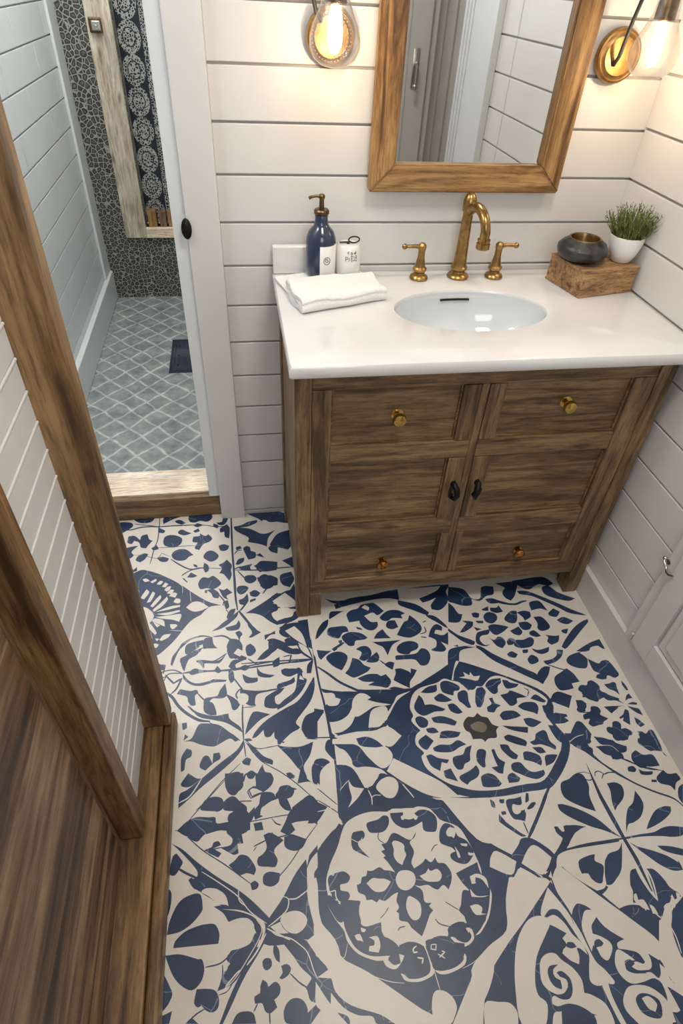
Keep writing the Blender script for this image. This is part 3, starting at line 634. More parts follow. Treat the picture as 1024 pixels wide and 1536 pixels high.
N -1139,-959 -1135,-939 -1119,-931 -1103,-933 -1099,-948 -1096,-965 -1104,-976 -1116,-980 -1133,-974
s4.0 -1096,-957 -1091,-941 -1083,-938
N -1087,-938 -1075,-932 -1065,-940 -1072,-952 -1084,-950
N -1066,-961 -1061,-941 -1048,-920 -1043,-939 -1029,-945 -1024,-962 -1035,-977 -1050,-985 -1065,-977
s2.8 -1050,-985 -1069,-972 -1084,-978 -1077,-995 -1050,-987
s2.3 -1105,-1002 -1078,-1004
s4.7 -1077,-995 -1058,-990 -1050,-992
N -1196,-1005 -1185,-988 -1166,-983 -1147,-989 -1143,-1005 -1151,-1017 -1192,-1011
N -1145,-1001 -1128,-988 -1116,-990 -1105,-1002 -1090,-1016 -1090,-1025 -1140,-1018
N -1054,-990 -1030,-991 -1023,-1002 -1014,-988 -1010,-980 -990,-979 -979,-992 -984,-1007 -996,-1009 -990,-1026 -987,-1039 -1002,-1032 -1013,-1022 -1016,-1007 -1035,-1012 -1052,-1021 -1063,-1023
s2.4 -994,-982 -971,-991
N -986,-1032 -962,-1018 -941,-1009 -926,-1027 -928,-1047 -983,-1039
N -704,-817 -664,-788 -632,-759 -570,-733 -502,-695 -472,-694 -407,-728 -333,-771 -273,-815 -261,-855 -278,-905 -269,-936 -261,-964 -288,-1010 -326,-1042 -366,-1069 -422,-1071 -494,-1073 -558,-1063 -598,-1051 -626,-1026 -659,-1000 -703,-956 -731,-938
N -502,-695 -492,-660 -478,-650 -449,-644 -413,-651 -461,-658 -478,-695
C -651,-816 -635,-781 -608,-762 -560,-753 -536,-742 -518,-750 -495,-760 -478,-787 -455,-777 -437,-779 -420,-766 -400,-753 -374,-754 -336,-779 -299,-804 -269,-843 -293,-882 -287,-909 -280,-945 -288,-973 -313,-1002 -367,-1049 -414,-1053 -442,-1054 -488,-1057 -541,-1052 -581,-1038 -612,-1021 -647,-986 -654,-953 -645,-943 -660,-920 -654,-896 -639,-884 -656,-856 -648,-840
C -510,-749 -499,-722 -476,-692 -485,-691 -501,-719 -515,-749
C -493,-744 -474,-742 -475,-728 -461,-741 -455,-731 -449,-745 -431,-745 -444,-760 -467,-752
M -611,-776 -588,-762 -561,-758 -567,-778 -592,-781
M -550,-756 -533,-749 -511,-760 -499,-773 -505,-783 -518,-784 -524,-797 -540,-790 -552,-780
M -579,-796 -559,-786 -546,-795 -531,-810 -552,-813 -575,-807
M -638,-812 -618,-783 -611,-795 -609,-814 -587,-816 -557,-833 -566,-838 -588,-837 -619,-845 -637,-831
M -548,-821 -529,-821 -513,-848 -528,-851 -545,-840
M -510,-791 -490,-784 -483,-794 -487,-816 -486,-837 -495,-838 -505,-824 -514,-812
M -494,-763 -473,-771 -458,-754 -450,-771 -459,-784 -472,-785
M -461,-797 -452,-783 -436,-781 -431,-796 -440,-811 -448,-826 -460,-840 -470,-838 -470,-823
M -430,-817 -419,-816 -418,-832 -404,-842 -418,-848 -430,-859 -446,-855 -443,-842 -428,-834
M -426,-777 -408,-762 -376,-760 -379,-774 -392,-784 -399,-802 -413,-806 -423,-791
M -373,-766 -359,-770 -354,-777 -331,-785 -342,-793 -368,-795 -374,-783
M -395,-811 -373,-808 -363,-801 -348,-809 -323,-826 -310,-805 -324,-795 -310,-811 -324,-826 -352,-827 -357,-840 -377,-847 -387,-831
M -316,-832 -296,-822 -275,-845 -286,-848
M -292,-856 -279,-855 -267,-838 -261,-860 -272,-880 -285,-888 -294,-877
M -359,-850 -340,-841 -310,-844 -304,-860 -315,-880 -322,-874 -348,-862
M -418,-869 -402,-859 -373,-862 -360,-877 -376,-882 -411,-884
M -358,-887 -338,-887 -312,-902 -339,-913 -355,-905
M -421,-898 -394,-904 -354,-911 -361,-927 -390,-918 -410,-908
M -427,-928 -412,-925 -379,-942 -373,-950 -380,-961 -403,-952 -426,-938
M -366,-951 -349,-946 -341,-932 -318,-924 -311,-931 -312,-955 -302,-971 -308,-980 -319,-971 -339,-961 -358,-960
M -446,-947 -426,-951 -422,-965 -409,-981 -417,-990 -430,-985 -445,-962
M -393,-976 -378,-975 -355,-988 -355,-1006 -361,-1014 -376,-1003 -398,-994
M -365,-966 -342,-968 -334,-983 -353,-983
M -341,-992 -322,-990 -307,-993 -326,-1010 -349,-1017
M -293,-893 -265,-881 -252,-887 -236,-890 -236,-896 -250,-898 -237,-908 -254,-913 -278,-910
M -299,-912 -277,-920 -269,-941 -262,-964 -282,-964 -292,-953 -297,-933
M -433,-1000 -411,-999 -400,-1018 -385,-1027 -358,-1025 -361,-1037 -383,-1045 -404,-1038 -422,-1027 -437,-1016
M -455,-1029 -439,-1022 -425,-1037 -432,-1045 -457,-1045
M -472,-958 -464,-957 -461,-981 -448,-994 -456,-1006 -463,-1021 -474,-1018 -487,-1002 -470,-1001 -472,-986
M -509,-956 -496,-953 -487,-961 -497,-983 -501,-998 -509,-999 -518,-980
M -519,-1020 -501,-1015 -485,-1023 -475,-1044 -486,-1050 -521,-1046 -523,-1033
M -573,-1013 -542,-1002 -523,-991 -520,-1007 -530,-1021 -551,-1029 -560,-1036 -572,-1024
M -574,-964 -548,-960 -536,-945 -518,-940 -529,-960 -535,-978 -551,-985 -559,-996 -572,-996 -579,-981
M -619,-934 -599,-928 -572,-931 -550,-922 -531,-936 -551,-941 -572,-950 -596,-949 -617,-943
M -587,-895 -565,-894 -536,-902 -547,-913 -571,-914 -595,-911
M -623,-881 -602,-881 -592,-895 -609,-896 -622,-891
M -651,-911 -628,-897 -612,-916 -624,-927 -636,-937 -648,-928
M -643,-848 -629,-845 -613,-859 -620,-876 -637,-876 -645,-860
M -602,-853 -577,-851 -555,-859 -537,-872 -547,-882 -569,-874 -596,-867
M -642,-952 -628,-950 -613,-961 -587,-969 -594,-977 -607,-973 -617,-994 -636,-978
M -609,-995 -589,-991 -585,-1007 -580,-1025 -597,-1017 -608,-1011
K -522,-880 -505,-863 -489,-865 -475,-855 -467,-866 -452,-872 -446,-891 -431,-900 -441,-909 -447,-928 -468,-928 -481,-936 -487,-927 -510,-925 -512,-907 -521,-899
G -505,-886 -483,-879 -466,-886 -463,-899 -476,-910 -492,-905 -502,-899
N -266,-844 -233,-821 -197,-839 -223,-873 -234,-858 -261,-850
s4.3 -361,-1068 -393,-1101 -427,-1139
s2.1 -648,-1055 -512,-1072
N -549,-1076 -519,-1092 -497,-1129 -514,-1127 -554,-1078
M -513,-1077 -511,-1096 -518,-1091
M -494,-1079 -482,-1081 -489,-1088 -496,-1085
M -424,-1072 -421,-1081 -428,-1092 -434,-1094
M -433,-1106 -416,-1096 -410,-1101 -426,-1109
M -500,-1107 -489,-1107 -490,-1115 -500,-1113
M -475,-1082 -457,-1082 -441,-1080 -446,-1092 -458,-1095 -467,-1095 -472,-1109 -464,-1118 -441,-1109 -452,-1132 -470,-1127 -480,-1118 -482,-1093
s5.7 -878,-785 -872,-839 -870,-902 -871,-978 -873,-1045 -874,-1082
N -868,-874 -822,-884 -788,-907 -776,-936 -756,-965 -726,-943 -684,-966 -629,-1015 -592,-1044 -567,-1057 -649,-1054 -737,-1048 -713,-1016 -727,-1002 -745,-989 -762,-970 -797,-959 -820,-958 -830,-946 -839,-920 -866,-892
N -811,-881 -783,-882 -759,-895 -742,-915 -772,-913 -800,-905 -808,-890
N -742,-915 -714,-905 -684,-893 -721,-858 -692,-809 -612,-819 -558,-826 -644,-873 -652,-940 -650,-996 -621,-1016 -650,-996 -684,-966 -704,-942 -725,-939
C -864,-872 -802,-866 -764,-871 -722,-862 -691,-892 -725,-917 -752,-900 -779,-883 -809,-884 -800,-905 -763,-914 -738,-915 -725,-939 -739,-963 -761,-967 -788,-935 -805,-906 -832,-892
C -866,-901 -844,-910 -830,-934 -829,-951 -846,-949 -868,-944
C -820,-958 -794,-963 -765,-970 -774,-991 -803,-1012 -818,-986
C -725,-947 -672,-984 -622,-1020 -588,-1060 -648,-1052 -698,-1022 -748,-977
N -872,-945 -846,-949 -827,-964 -809,-1010 -789,-1006 -764,-980 -727,-1002 -694,-1038 -642,-1061 -587,-1122 -558,-1183 -576,-1236 -672,-1222 -874,-1079 -878,-1029
N -882,-1081 -977,-1180 -948,-1184 -923,-1187 -876,-1090
C -845,-986 -836,-1003 -811,-1011 -831,-1032 -856,-1050 -844,-1030 -846,-1006
C -782,-1012 -767,-996 -745,-991 -729,-1002 -729,-1022 -743,-1040 -760,-1040 -773,-1028
c2.8 -717,-1013 -705,-1033 -697,-1048
c2.8 -802,-1016 -797,-1034 -799,-1051
c2.0 -797,-1034 -788,-1030 -774,-1032
c1.6 -869,-1007 -853,-993 -843,-986
N -922,-930 -904,-924 -889,-930 -883,-937 -899,-946 -911,-961 -915,-989 -927,-971
N -891,-900 -882,-879 -865,-881 -869,-937 -883,-918
s3.4 -906,-869 -881,-872 -851,-873
N -905,-787 -879,-795 -901,-826 -913,-852
N -874,-786 -808,-794 -815,-813 -840,-829 -871,-830 -877,-810
N -862,-863 -840,-861 -816,-846 -801,-824 -789,-816 -755,-806 -769,-828 -770,-857 -751,-854 -719,-849 -726,-862 -763,-869 -802,-866 -846,-872
s2.3 -922,-996 -901,-1018 -880,-1040
s2.3 -925,-1023 -900,-1042 -879,-1060
N -926,-1027 -904,-1041 -931,-1071 -954,-1072
c2.3 -928,-1049 -904,-1047 -884,-1040
C -924,-1192 -915,-1164 -893,-1130 -877,-1097 -862,-1080 -833,-1069 -801,-1066 -766,-1071 -753,-1066 -710,-1072 -694,-1069 -674,-1074 -658,-1089 -647,-1106 -612,-1125 -598,-1156 -590,-1192 -588,-1226 -618,-1316 -592,-1238
s10.5 -609,-1038 -588,-1050 -550,-1062 -493,-1067 -428,-1064 -362,-1061
N -362,-1050 -331,-1029 -290,-978 -268,-940 -265,-963 -272,-985 -302,-1025 -344,-1061 -368,-1074
s7.8 -366,-1070 -399,-1109 -430,-1143 -458,-1172
s2.8 -616,-1060 -552,-1067 -499,-1072
N -554,-1075 -540,-1082 -501,-1126 -470,-1159 -460,-1166 -472,-1166 -505,-1136 -537,-1098
N -621,-1079 -588,-1118 -563,-1150 -543,-1174 -503,-1204 -497,-1219 -476,-1235 -459,-1252 -518,-1244 -553,-1234 -591,-1234 -589,-1192 -601,-1145 -612,-1118 -626,-1094
C -557,-1197 -540,-1187 -503,-1214 -524,-1238 -566,-1216
N -474,-1170 -450,-1173 -421,-1198 -411,-1213 -387,-1196 -372,-1184 -366,-1157 -338,-1159 -314,-1166 -340,-1172 -379,-1204 -249,-1200 -252,-1207 -344,-1207 -390,-1210 -416,-1223 -445,-1254 -459,-1252 -440,-1243 -470,-1239 -498,-1222 -529,-1242 -536,-1241 -503,-1204 -509,-1200 -486,-1182
C -456,-1187 -442,-1192 -421,-1217 -436,-1234 -454,-1247 -470,-1239 -493,-1219 -473,-1198
C -518,-1244 -499,-1226 -478,-1241 -461,-1257
N -388,-1156 -380,-1157 -375,-1169 -367,-1168 -378,-1183 -388,-1169
M -517,-1076 -509,-1083 -510,-1097 -518,-1093
M -496,-1081 -483,-1080 -486,-1089 -495,-1088
M -425,-1074 -419,-1075 -425,-1092 -435,-1095
M -436,-1108 -420,-1097 -409,-1097 -420,-1108 -434,-1111
M -501,-1109 -489,-1108 -489,-1114 -500,-1115
M -478,-1083 -456,-1082 -440,-1080 -445,-1097 -458,-1097 -468,-1090 -476,-1106 -473,-1116 -463,-1122 -450,-1110 -442,-1117 -451,-1136 -462,-1131 -477,-1125 -482,-1102
m3.1 -456,-1136 -454,-1162
s2.3 -1252,-1047 -1203,-1048 -1136,-1047 -1083,-1050 -1015,-1047 -928,-1047
N -1247,-1048 -1226,-1031 -1204,-1024 -1177,-1028 -1162,-1030 -1158,-1044 -1132,-1044 -1083,-1048 -1084,-1068 -1107,-1070 -1136,-1063 -1155,-1060 -1184,-1064 -1221,-1064
s2.3 -1222,-1030 -1185,-992 -1135,-943
N -1224,-1065 -1203,-1056 -1166,-1054 -1188,-1066 -1202,-1077
N -1139,-931 -1095,-936 -1096,-953 -1104,-972 -1116,-986 -1131,-980 -1139,-959
N -1067,-940 -1030,-949 -1027,-970 -1048,-987 -1057,-982 -1066,-965
N -1087,-938 -1067,-940 -1072,-952 -1083,-946
s2.7 -1048,-985 -1073,-974 -1087,-982 -1080,-998 -1050,-989
N -1193,-1002 -1174,-986 -1151,-989 -1143,-1003 -1151,-1017 -1162,-1017 -1174,-1005
N -1143,-1001 -1124,-988 -1105,-1002 -1086,-1031 -1071,-1018 -1075,-1040 -1083,-1050 -1106,-1051 -1132,-1044 -1132,-1029 -1121,-1023
s2.3 -1105,-1001 -1078,-1005
N -1050,-987 -1026,-994 -1023,-1006 -1039,-1011 -1056,-1024 -1060,-1039 -1053,-1042 -1072,-1048 -1075,-1029 -1063,-1016 -1054,-1002
N -1023,-998 -1006,-981 -990,-981 -977,-992 -984,-1007 -1000,-1011 -990,-1026 -991,-1039 -1002,-1035 -1013,-1022 -1012,-1011
s2.4 -987,-991 -971,-991
N -987,-1036 -962,-1026 -925,-1023 -932,-1078 -947,-1067 -978,-1065 -990,-1067 -983,-1082 -999,-1090 -1017,-1081 -1004,-1061 -995,-1044
N -1136,-1058 -1084,-1061 -1092,-1071 -1103,-1075 -1100,-1094 -1113,-1094 -1111,-1113 -1122,-1115 -1151,-1096 -1129,-1094 -1124,-1081 -1136,-1068
N -1076,-1055 -1057,-1054 -1054,-1072 -1073,-1072
N -1166,-1084 -1155,-1082 -1149,-1091 -1166,-1096 -1148,-1108 -1155,-1116 -1176,-1104 -1184,-1096 -1169,-1092
s2.6 -1148,-1096 -1173,-1098 -1187,-1098
N -1133,-1134 -1119,-1126 -1108,-1117 -1090,-1123 -1075,-1148 -1079,-1161 -1095,-1155 -1109,-1157 -1123,-1145
N -1055,-1083 -1040,-1080 -1022,-1091 -1011,-1100 -1031,-1114 -1033,-1124 -1027,-1138 -1033,-1151 -1048,-1149 -1069,-1144 -1070,-1129 -1057,-1121 -1049,-1108
N -1009,-1093 -988,-1092 -959,-1105 -972,-1122 -991,-1125 -1009,-1114
s3.0 -1036,-1080 -1026,-1092 -999,-1090 -981,-1095
s3.0 -1078,-1104 -1048,-1094
s2.2 -1079,-1113 -1071,-1105
s2.5 -1221,-1066 -1187,-1098 -1137,-1135 -1088,-1176
s2.2 -931,-1075 -968,-1112 -1001,-1149 -1047,-1188
N -1059,-1164 -1045,-1159 -1024,-1165 -1028,-1181 -1043,-1188 -1060,-1181
N -1088,-1176 -1078,-1172 -1070,-1180 -1075,-1188 -1085,-1189
C -1027,-1034 -1020,-1044 -1028,-1045
m3.0 -1034,-1050 -1025,-1062 -1014,-1067
N -1257,-1073 -1231,-1090 -1201,-1118 -1158,-1153 -1113,-1185 -1083,-1211 -1052,-1244 -1020,-1210 -988,-1167 -937,-1120 -944,-1176 -970,-1205 -958,-1296 -999,-1287 -1025,-1266 -1030,-1254 -1051,-1260 -1014,-1295 -1066,-1287 -1091,-1242 -1111,-1237 -1131,-1242 -1145,-1223 -1165,-1208 -1145,-1208 -1134,-1212 -1141,-1190 -1165,-1174 -1193,-1177 -1214,-1152 -1200,-1147 -1201,-1134 -1230,-1100
C -966,-1170 -955,-1148 -939,-1134 -942,-1164 -951,-1176 -953,-1238 -945,-1284 -960,-1267 -968,-1230
C -1030,-1252 -1019,-1241 -998,-1239 -982,-1246 -975,-1259 -983,-1272 -999,-1279 -1018,-1272
C -1148,-1260 -1138,-1242 -1111,-1236 -1091,-1242 -1083,-1255 -1089,-1272 -1102,-1282 -1138,-1277
C -1193,-1177 -1179,-1172 -1158,-1177 -1141,-1190 -1136,-1209 -1155,-1204 -1175,-1188
C -1148,-1215 -1111,-1225 -1084,-1238 -1068,-1257 -1069,-1274 -1080,-1290 -1075,-1290 -1062,-1267 -1064,-1249 -1084,-1235 -1111,-1222
c2.1 -1190,-1139 -1151,-1167 -1114,-1197 -1090,-1228 -1058,-1253
c2.1 -1113,-1182 -1112,-1204 -1097,-1218
c2.4 -1020,-1210 -1010,-1216 -1015,-1235 -1037,-1250 -1055,-1259
c2.5 -1010,-1216 -993,-1217 -970,-1206
c2.7 -1058,-1262 -1032,-1277 -1013,-1288
N -1253,-1100 -1245,-1095 -1231,-1114 -1235,-1123 -1246,-1138 -1258,-1133
m4.9 -1240,-1126 -1222,-1138 -1200,-1150
N -1218,-1151 -1211,-1147 -1193,-1170 -1189,-1177 -1207,-1168
s4.8 -1196,-1173 -1172,-1189 -1138,-1212 -1097,-1233
m2.8 -1193,-1158 -1186,-1159 -1188,-1168 -1191,-1178
N -1267,-1160 -1255,-1165 -1251,-1178 -1254,-1204 -1262,-1224 -1265,-1252 -1267,-1238
N -1257,-1245 -1252,-1220 -1237,-1192 -1217,-1181 -1193,-1181 -1187,-1205 -1189,-1214 -1208,-1232 -1231,-1243
N -1240,-1258 -1221,-1244 -1195,-1238 -1182,-1237 -1162,-1240 -1153,-1257 -1155,-1274 -1243,-1269
N -330,-1063 -305,-1055 -283,-1045 -266,-1050 -263,-1077 -273,-1101 -274,-1137 -305,-1121 -336,-1095
s1.7 -283,-1045 -261,-1044 -247,-1050
s2.6 -267,-1059 -257,-1065 -245,-1063
N -359,-1109 -344,-1111 -309,-1129 -278,-1154 -257,-1183 -240,-1201 -272,-1181 -306,-1165 -343,-1140 -359,-1123
P -244,-1020 -243,-1057 -242,-1102 -236,-1157 -233,-1201 -226,-1246 -228,-1313 -231,-1310 -236,-1242 -241,-1203 -247,-1159 -251,-1107 -248,-1060
s2.6 -237,-1058 -232,-1048 -221,-1047 -213,-1054 -223,-1066
s3.0 -216,-1057 -196,-1053 -177,-1057
N -216,-1078 -195,-1078 -182,-1088 -185,-1106 -197,-1120 -217,-1133 -227,-1142 -225,-1122 -216,-1096
N -155,-1104 -150,-1123 -153,-1141 -173,-1163 -198,-1173 -211,-1175 -225,-1192 -214,-1169 -195,-1142 -174,-1129
N -174,-1191 -157,-1174 -130,-1154 -103,-1148 -88,-1151 -96,-1164 -124,-1178 -153,-1187
s4.3 -373,-1205 -324,-1202 -276,-1202 -237,-1202
N -236,-1200 -193,-1199 -160,-1199 -136,-1193 -112,-1192 -85,-1198 -95,-1214 -120,-1215 -150,-1209 -196,-1204 -235,-1204
N -229,-1211 -213,-1223 -187,-1234 -157,-1250 -137,-1269 -137,-1282 -160,-1280 -183,-1265 -202,-1244 -216,-1228
N -168,-1227 -140,-1232 -112,-1242 -120,-1255 -145,-1246 -162,-1236
N -246,-1209 -258,-1233 -275,-1260 -302,-1282 -315,-1287 -323,-1285 -309,-1253 -291,-1229 -262,-1223
N -362,-1232 -346,-1227 -321,-1225 -331,-1233 -323,-1244 -316,-1252 -325,-1272 -332,-1281 -349,-1272 -354,-1257 -367,-1258 -368,-1245
N -257,-1268 -240,-1264 -240,-1283 -234,-1315 -226,-1331 -226,-1313 -218,-1268 -202,-1272 -190,-1293 -186,-1309 -173,-1322 -171,-1329 -196,-1335 -206,-1346 -216,-1342 -240,-1363 -256,-1353 -255,-1331 -282,-1325 -271,-1304 -271,-1294
c3.5 -241,-1262 -240,-1283 -235,-1307 -230,-1320
c3.5 -218,-1270 -218,-1294 -226,-1328
c2.9 -270,-1311 -275,-1324 -262,-1333 -262,-1343
c2.6 -194,-1325 -190,-1336 -211,-1354
c2.5 -249,-1337 -243,-1352 -234,-1363
s4.1 -406,-1238 -392,-1260 -364,-1284 -343,-1302 -320,-1334
N -354,-1294 -331,-1291 -325,-1286 -321,-1290 -335,-1299 -348,-1301
N -322,-1332 -296,-1328 -274,-1331 -255,-1341 -240,-1363 -315,-1353
N -420,-1275 -412,-1277 -415,-1282 -422,-1281
N -413,-1288 -407,-1294 -420,-1307
N -137,-1261 -136,-1270 -140,-1269
s4.6 -257,-963 -222,-1006 -200,-1033 -175,-1059 -147,-1086 -109,-1112 -70,-1134 -54,-1158
N -266,-940 -259,-963 -239,-983 -218,-1006 -210,-990 -222,-978 -207,-969 -194,-950
c1.7 -263,-965 -240,-954 -216,-950
N -192,-958 -160,-970 -144,-981 -119,-995 -126,-1008 -144,-1009 -141,-1024 -166,-1024 -171,-1011 -188,-997 -200,-986 -168,-986 -184,-972
c1.4 -193,-984 -159,-988 -146,-1006
s2.7 -151,-1022 -125,-1039 -98,-1056 -61,-1066
N -118,-1020 -100,-1008 -86,-1022 -62,-1025 -59,-1053 -85,-1051 -111,-1053 -122,-1035
N -143,-1047 -128,-1046 -124,-1054 -136,-1060 -146,-1056
N -118,-1055 -108,-1062 -85,-1065 -90,-1072 -107,-1072 -119,-1067
N -100,-1084 -87,-1086 -89,-1092 -102,-1090
N -84,-1081 -57,-1065 -49,-1076 -27,-1077 -25,-1092 -42,-1100 -55,-1117 -62,-1104 -82,-1096
N -43,-1112 -26,-1104 -54,-1149 -56,-1133
N -69,-966 -27,-971 -27,-996 -33,-1019 -56,-1014 -69,-1005 -79,-997 -81,-984 -72,-978
N -139,-960 -125,-958 -90,-963 -110,-979 -134,-975
N -32,-1020 -26,-1035 -32,-1029
N -390,-1157 -382,-1156 -373,-1169 -364,-1167 -361,-1156 -343,-1160 -328,-1169 -352,-1179 -369,-1196 -379,-1203 -406,-1216 -420,-1240 -436,-1256 -433,-1233 -439,-1227 -410,-1210 -380,-1184 -381,-1172
N -328,-1169 -314,-1165 -323,-1165
s3.9 -439,-1256 -439,-1283 -432,-1306 -427,-1329
N -1035,-1274 -999,-1279 -980,-1294 -952,-1291 -938,-1335 -953,-1446 -1012,-1419 -971,-1395 -984,-1388 -988,-1372 -1000,-1358 -988,-1367 -975,-1354 -1003,-1323 -1033,-1285 -1052,-1268
N -1052,-1265 -1026,-1281 -1000,-1296 -982,-1315 -963,-1331 -948,-1362 -959,-1397 -974,-1359 -997,-1334 -1020,-1298
c2.0 -1055,-1262 -1039,-1276 -1013,-1285 -994,-1299 -980,-1315 -972,-1343 -966,-1357
s2.6 -976,-1348 -977,-1369
C -980,-1294 -955,-1288 -931,-1333 -909,-1363 -925,-1361 -957,-1329
C -966,-1130 -957,-1135 -966,-1167 -964,-1202 -957,-1241 -946,-1269 -918,-1313 -916,-1403 -935,-1310 -963,-1295 -961,-1249
s9.7 -1055,-1265 -1080,-1298 -1114,-1339 -1152,-1402
N -1069,-1269 -1083,-1295 -1104,-1319 -1127,-1342 -1158,-1350 -1149,-1334 -1142,-1319 -1132,-1310 -1139,-1303 -1132,-1290 -1112,-1288 -1092,-1282 -1082,-1267
c1.6 -1078,-1244 -1068,-1260 -1076,-1279 -1100,-1309 -1126,-1337 -1155,-1353
c3.0 -1060,-1270 -1080,-1298 -1100,-1317
s2.6 -1180,-1309 -1152,-1307 -1132,-1296
s2.3 -1147,-1310 -1147,-1326 -1152,-1341
C -1135,-1287 -1129,-1288 -1136,-1296
C -1144,-1308 -1134,-1308 -1139,-1319 -1144,-1321
c2.6 -1142,-1345 -1120,-1327 -1113,-1323
s1.9 -1155,-1356 -1136,-1351 -1120,-1327 -1100,-1314
N -1258,-1279 -1229,-1281 -1194,-1294 -1187,-1295 -1182,-1310 -1186,-1328 -1199,-1340 -1211,-1340 -1230,-1327 -1244,-1309
N -1273,-1295 -1260,-1307 -1246,-1330 -1241,-1343 -1250,-1359 -1267,-1371 -1275,-1370
N -1200,-1362 -1196,-1341 -1177,-1343 -1161,-1348 -1154,-1361 -1156,-1375 -1167,-1380 -1180,-1374 -1186,-1367 -1192,-1369
s2.5 -1181,-1373 -1195,-1378 -1210,-1387
N -1267,-1374 -1240,-1367 -1244,-1385 -1258,-1383
N -1215,-1389 -1204,-1383 -1191,-1393
N -1045,-1288 -1036,-1302 -1036,-1322 -1043,-1317 -1048,-1303
N -1070,-1316 -1063,-1311 -1053,-1314 -1052,-1325 -1061,-1331 -1068,-1327
N -1034,-1328 -1023,-1326 -1015,-1334 -1021,-1344 -1034,-1349 -1039,-1346 -1032,-1339
s2.6 -1018,-1342 -1000,-1360 -985,-1370
N -1076,-1354 -1071,-1344 -1063,-1350 -1061,-1357 -1047,-1351 -1038,-1360 -1041,-1372 -1051,-1378 -1046,-1390 -1060,-1397 -1069,-1392 -1074,-1380 -1087,-1379 -1088,-1368 -1077,-1364
s2.5 -1082,-1379 -1090,-1390
s2.7 -1061,-1394 -1061,-1412
N -1035,-1400 -1028,-1387 -1015,-1381 -999,-1385 -990,-1400 -994,-1422 -1030,-1416
N -1131,-1402 -1121,-1389 -1106,-1387 -1091,-1392 -1086,-1408
N -987,-1372 -968,-1370 -960,-1379 -965,-1393 -977,-1384 -986,-1380
N -878,-1021 -633,-1062 -614,-1101 -586,-1121 -552,-1160 -542,-1192 -549,-1201 -568,-1224 -559,-1239 -558,-1253 -578,-1303 -572,-1329 -614,-1363 -660,-1388 -705,-1473 -743,-1452 -803,-1415 -851,-1379 -914,-1335 -937,-1296 -949,-1251 -946,-1199 -948,-1146 -902,-1097 -870,-1078
C -767,-1074 -786,-1074 -836,-1071 -858,-1080 -878,-1100 -887,-1122 -907,-1152 -923,-1181 -928,-1201 -927,-1221 -919,-1222 -918,-1199 -912,-1183 -899,-1160 -881,-1123 -868,-1102 -851,-1085 -808,-1077 -766,-1081
C -931,-1237 -918,-1265 -903,-1288 -899,-1307 -881,-1330 -848,-1346 -823,-1348 -822,-1342 -857,-1337 -883,-1321 -897,-1295 -901,-1273 -890,-1265 -895,-1263 -904,-1273 -915,-1268
C -825,-1347 -818,-1342 -825,-1340 -834,-1346 -829,-1358 -812,-1365 -796,-1354 -790,-1346 -800,-1342 -800,-1357 -814,-1358
C -804,-1373 -796,-1386 -769,-1391 -742,-1385 -736,-1377 -740,-1362 -743,-1339 -741,-1318 -748,-1326 -745,-1353 -744,-1376 -760,-1385 -788,-1384 -797,-1376
C -738,-1377 -725,-1386 -703,-1386 -675,-1378 -667,-1364 -675,-1354 -674,-1369 -694,-1379 -720,-1381
C -690,-1330 -676,-1347 -658,-1348 -642,-1338 -642,-1322 -652,-1318 -646,-1334 -660,-1343 -677,-1336 -682,-1329
C -638,-1334 -626,-1331 -604,-1312 -592,-1295 -580,-1270 -579,-1257 -596,-1294 -618,-1320
C -764,-1069 -700,-1072 -679,-1072 -664,-1080 -649,-1104 -621,-1124 -596,-1166 -587,-1196 -590,-1224 -596,-1206 -623,-1213 -638,-1210 -648,-1216 -632,-1243 -636,-1256 -656,-1279 -646,-1310 -654,-1312 -674,-1302 -690,-1316 -723,-1326 -731,-1331 -734,-1343 -745,-1341 -767,-1326 -800,-1327 -833,-1306 -840,-1306 -866,-1288 -869,-1262 -863,-1250 -886,-1248 -907,-1241 -913,-1230 -883,-1231 -881,-1221 -895,-1213 -898,-1205 -877,-1198 -876,-1188 -904,-1184 -885,-1174 -866,-1175 -853,-1194 -863,-1162 -864,-1143 -888,-1144 -885,-1122 -866,-1128 -864,-1143 -849,-1146 -864,-1114 -853,-1100 -828,-1100 -818,-1089 -768,-1078
C -867,-1161 -844,-1128 -818,-1089 -770,-1100 -756,-1070 -684,-1076 -651,-1112 -664,-1156 -640,-1174 -615,-1189 -588,-1200 -645,-1218 -623,-1251 -651,-1277 -646,-1310 -689,-1313 -695,-1327 -738,-1327 -752,-1337 -801,-1329 -825,-1306 -825,-1284 -862,-1286 -869,-1262 -860,-1241 -885,-1247 -907,-1239 -899,-1212 -897,-1202 -877,-1198 -886,-1180
M -761,-1075 -731,-1077 -731,-1093 -738,-1088 -719,-1095 -700,-1090 -705,-1083 -689,-1077 -669,-1082 -656,-1100 -663,-1126 -677,-1128 -692,-1122 -691,-1103 -714,-1111 -736,-1112 -754,-1100 -761,-1085
B -709,-1088 -698,-1090 -702,-1097 -708,-1096
B -738,-1086 -728,-1082 -731,-1093 -737,-1093
M -818,-1089 -792,-1085 -778,-1078 -767,-1083 -770,-1100 -786,-1113 -814,-1111 -820,-1101
m2.0 -795,-1110 -799,-1126 -787,-1138
M -856,-1107 -837,-1102 -828,-1109 -831,-1120 -845,-1126 -845,-1137 -826,-1162 -845,-1150 -861,-1136
b1.6 -859,-1111 -854,-1104 -833,-1103
b1.6 -860,-1118 -844,-1127 -834,-1118
M -655,-1127 -639,-1114 -621,-1124 -618,-1144 -601,-1157 -592,-1181 -601,-1194 -616,-1203 -635,-1198 -646,-1188 -645,-1179 -632,-1175 -638,-1167 -652,-1160 -662,-1151
B -642,-1133 -631,-1124 -616,-1130 -624,-1143 -628,-1148 -633,-1144 -641,-1142
B -631,-1164 -625,-1180 -625,-1189 -630,-1188
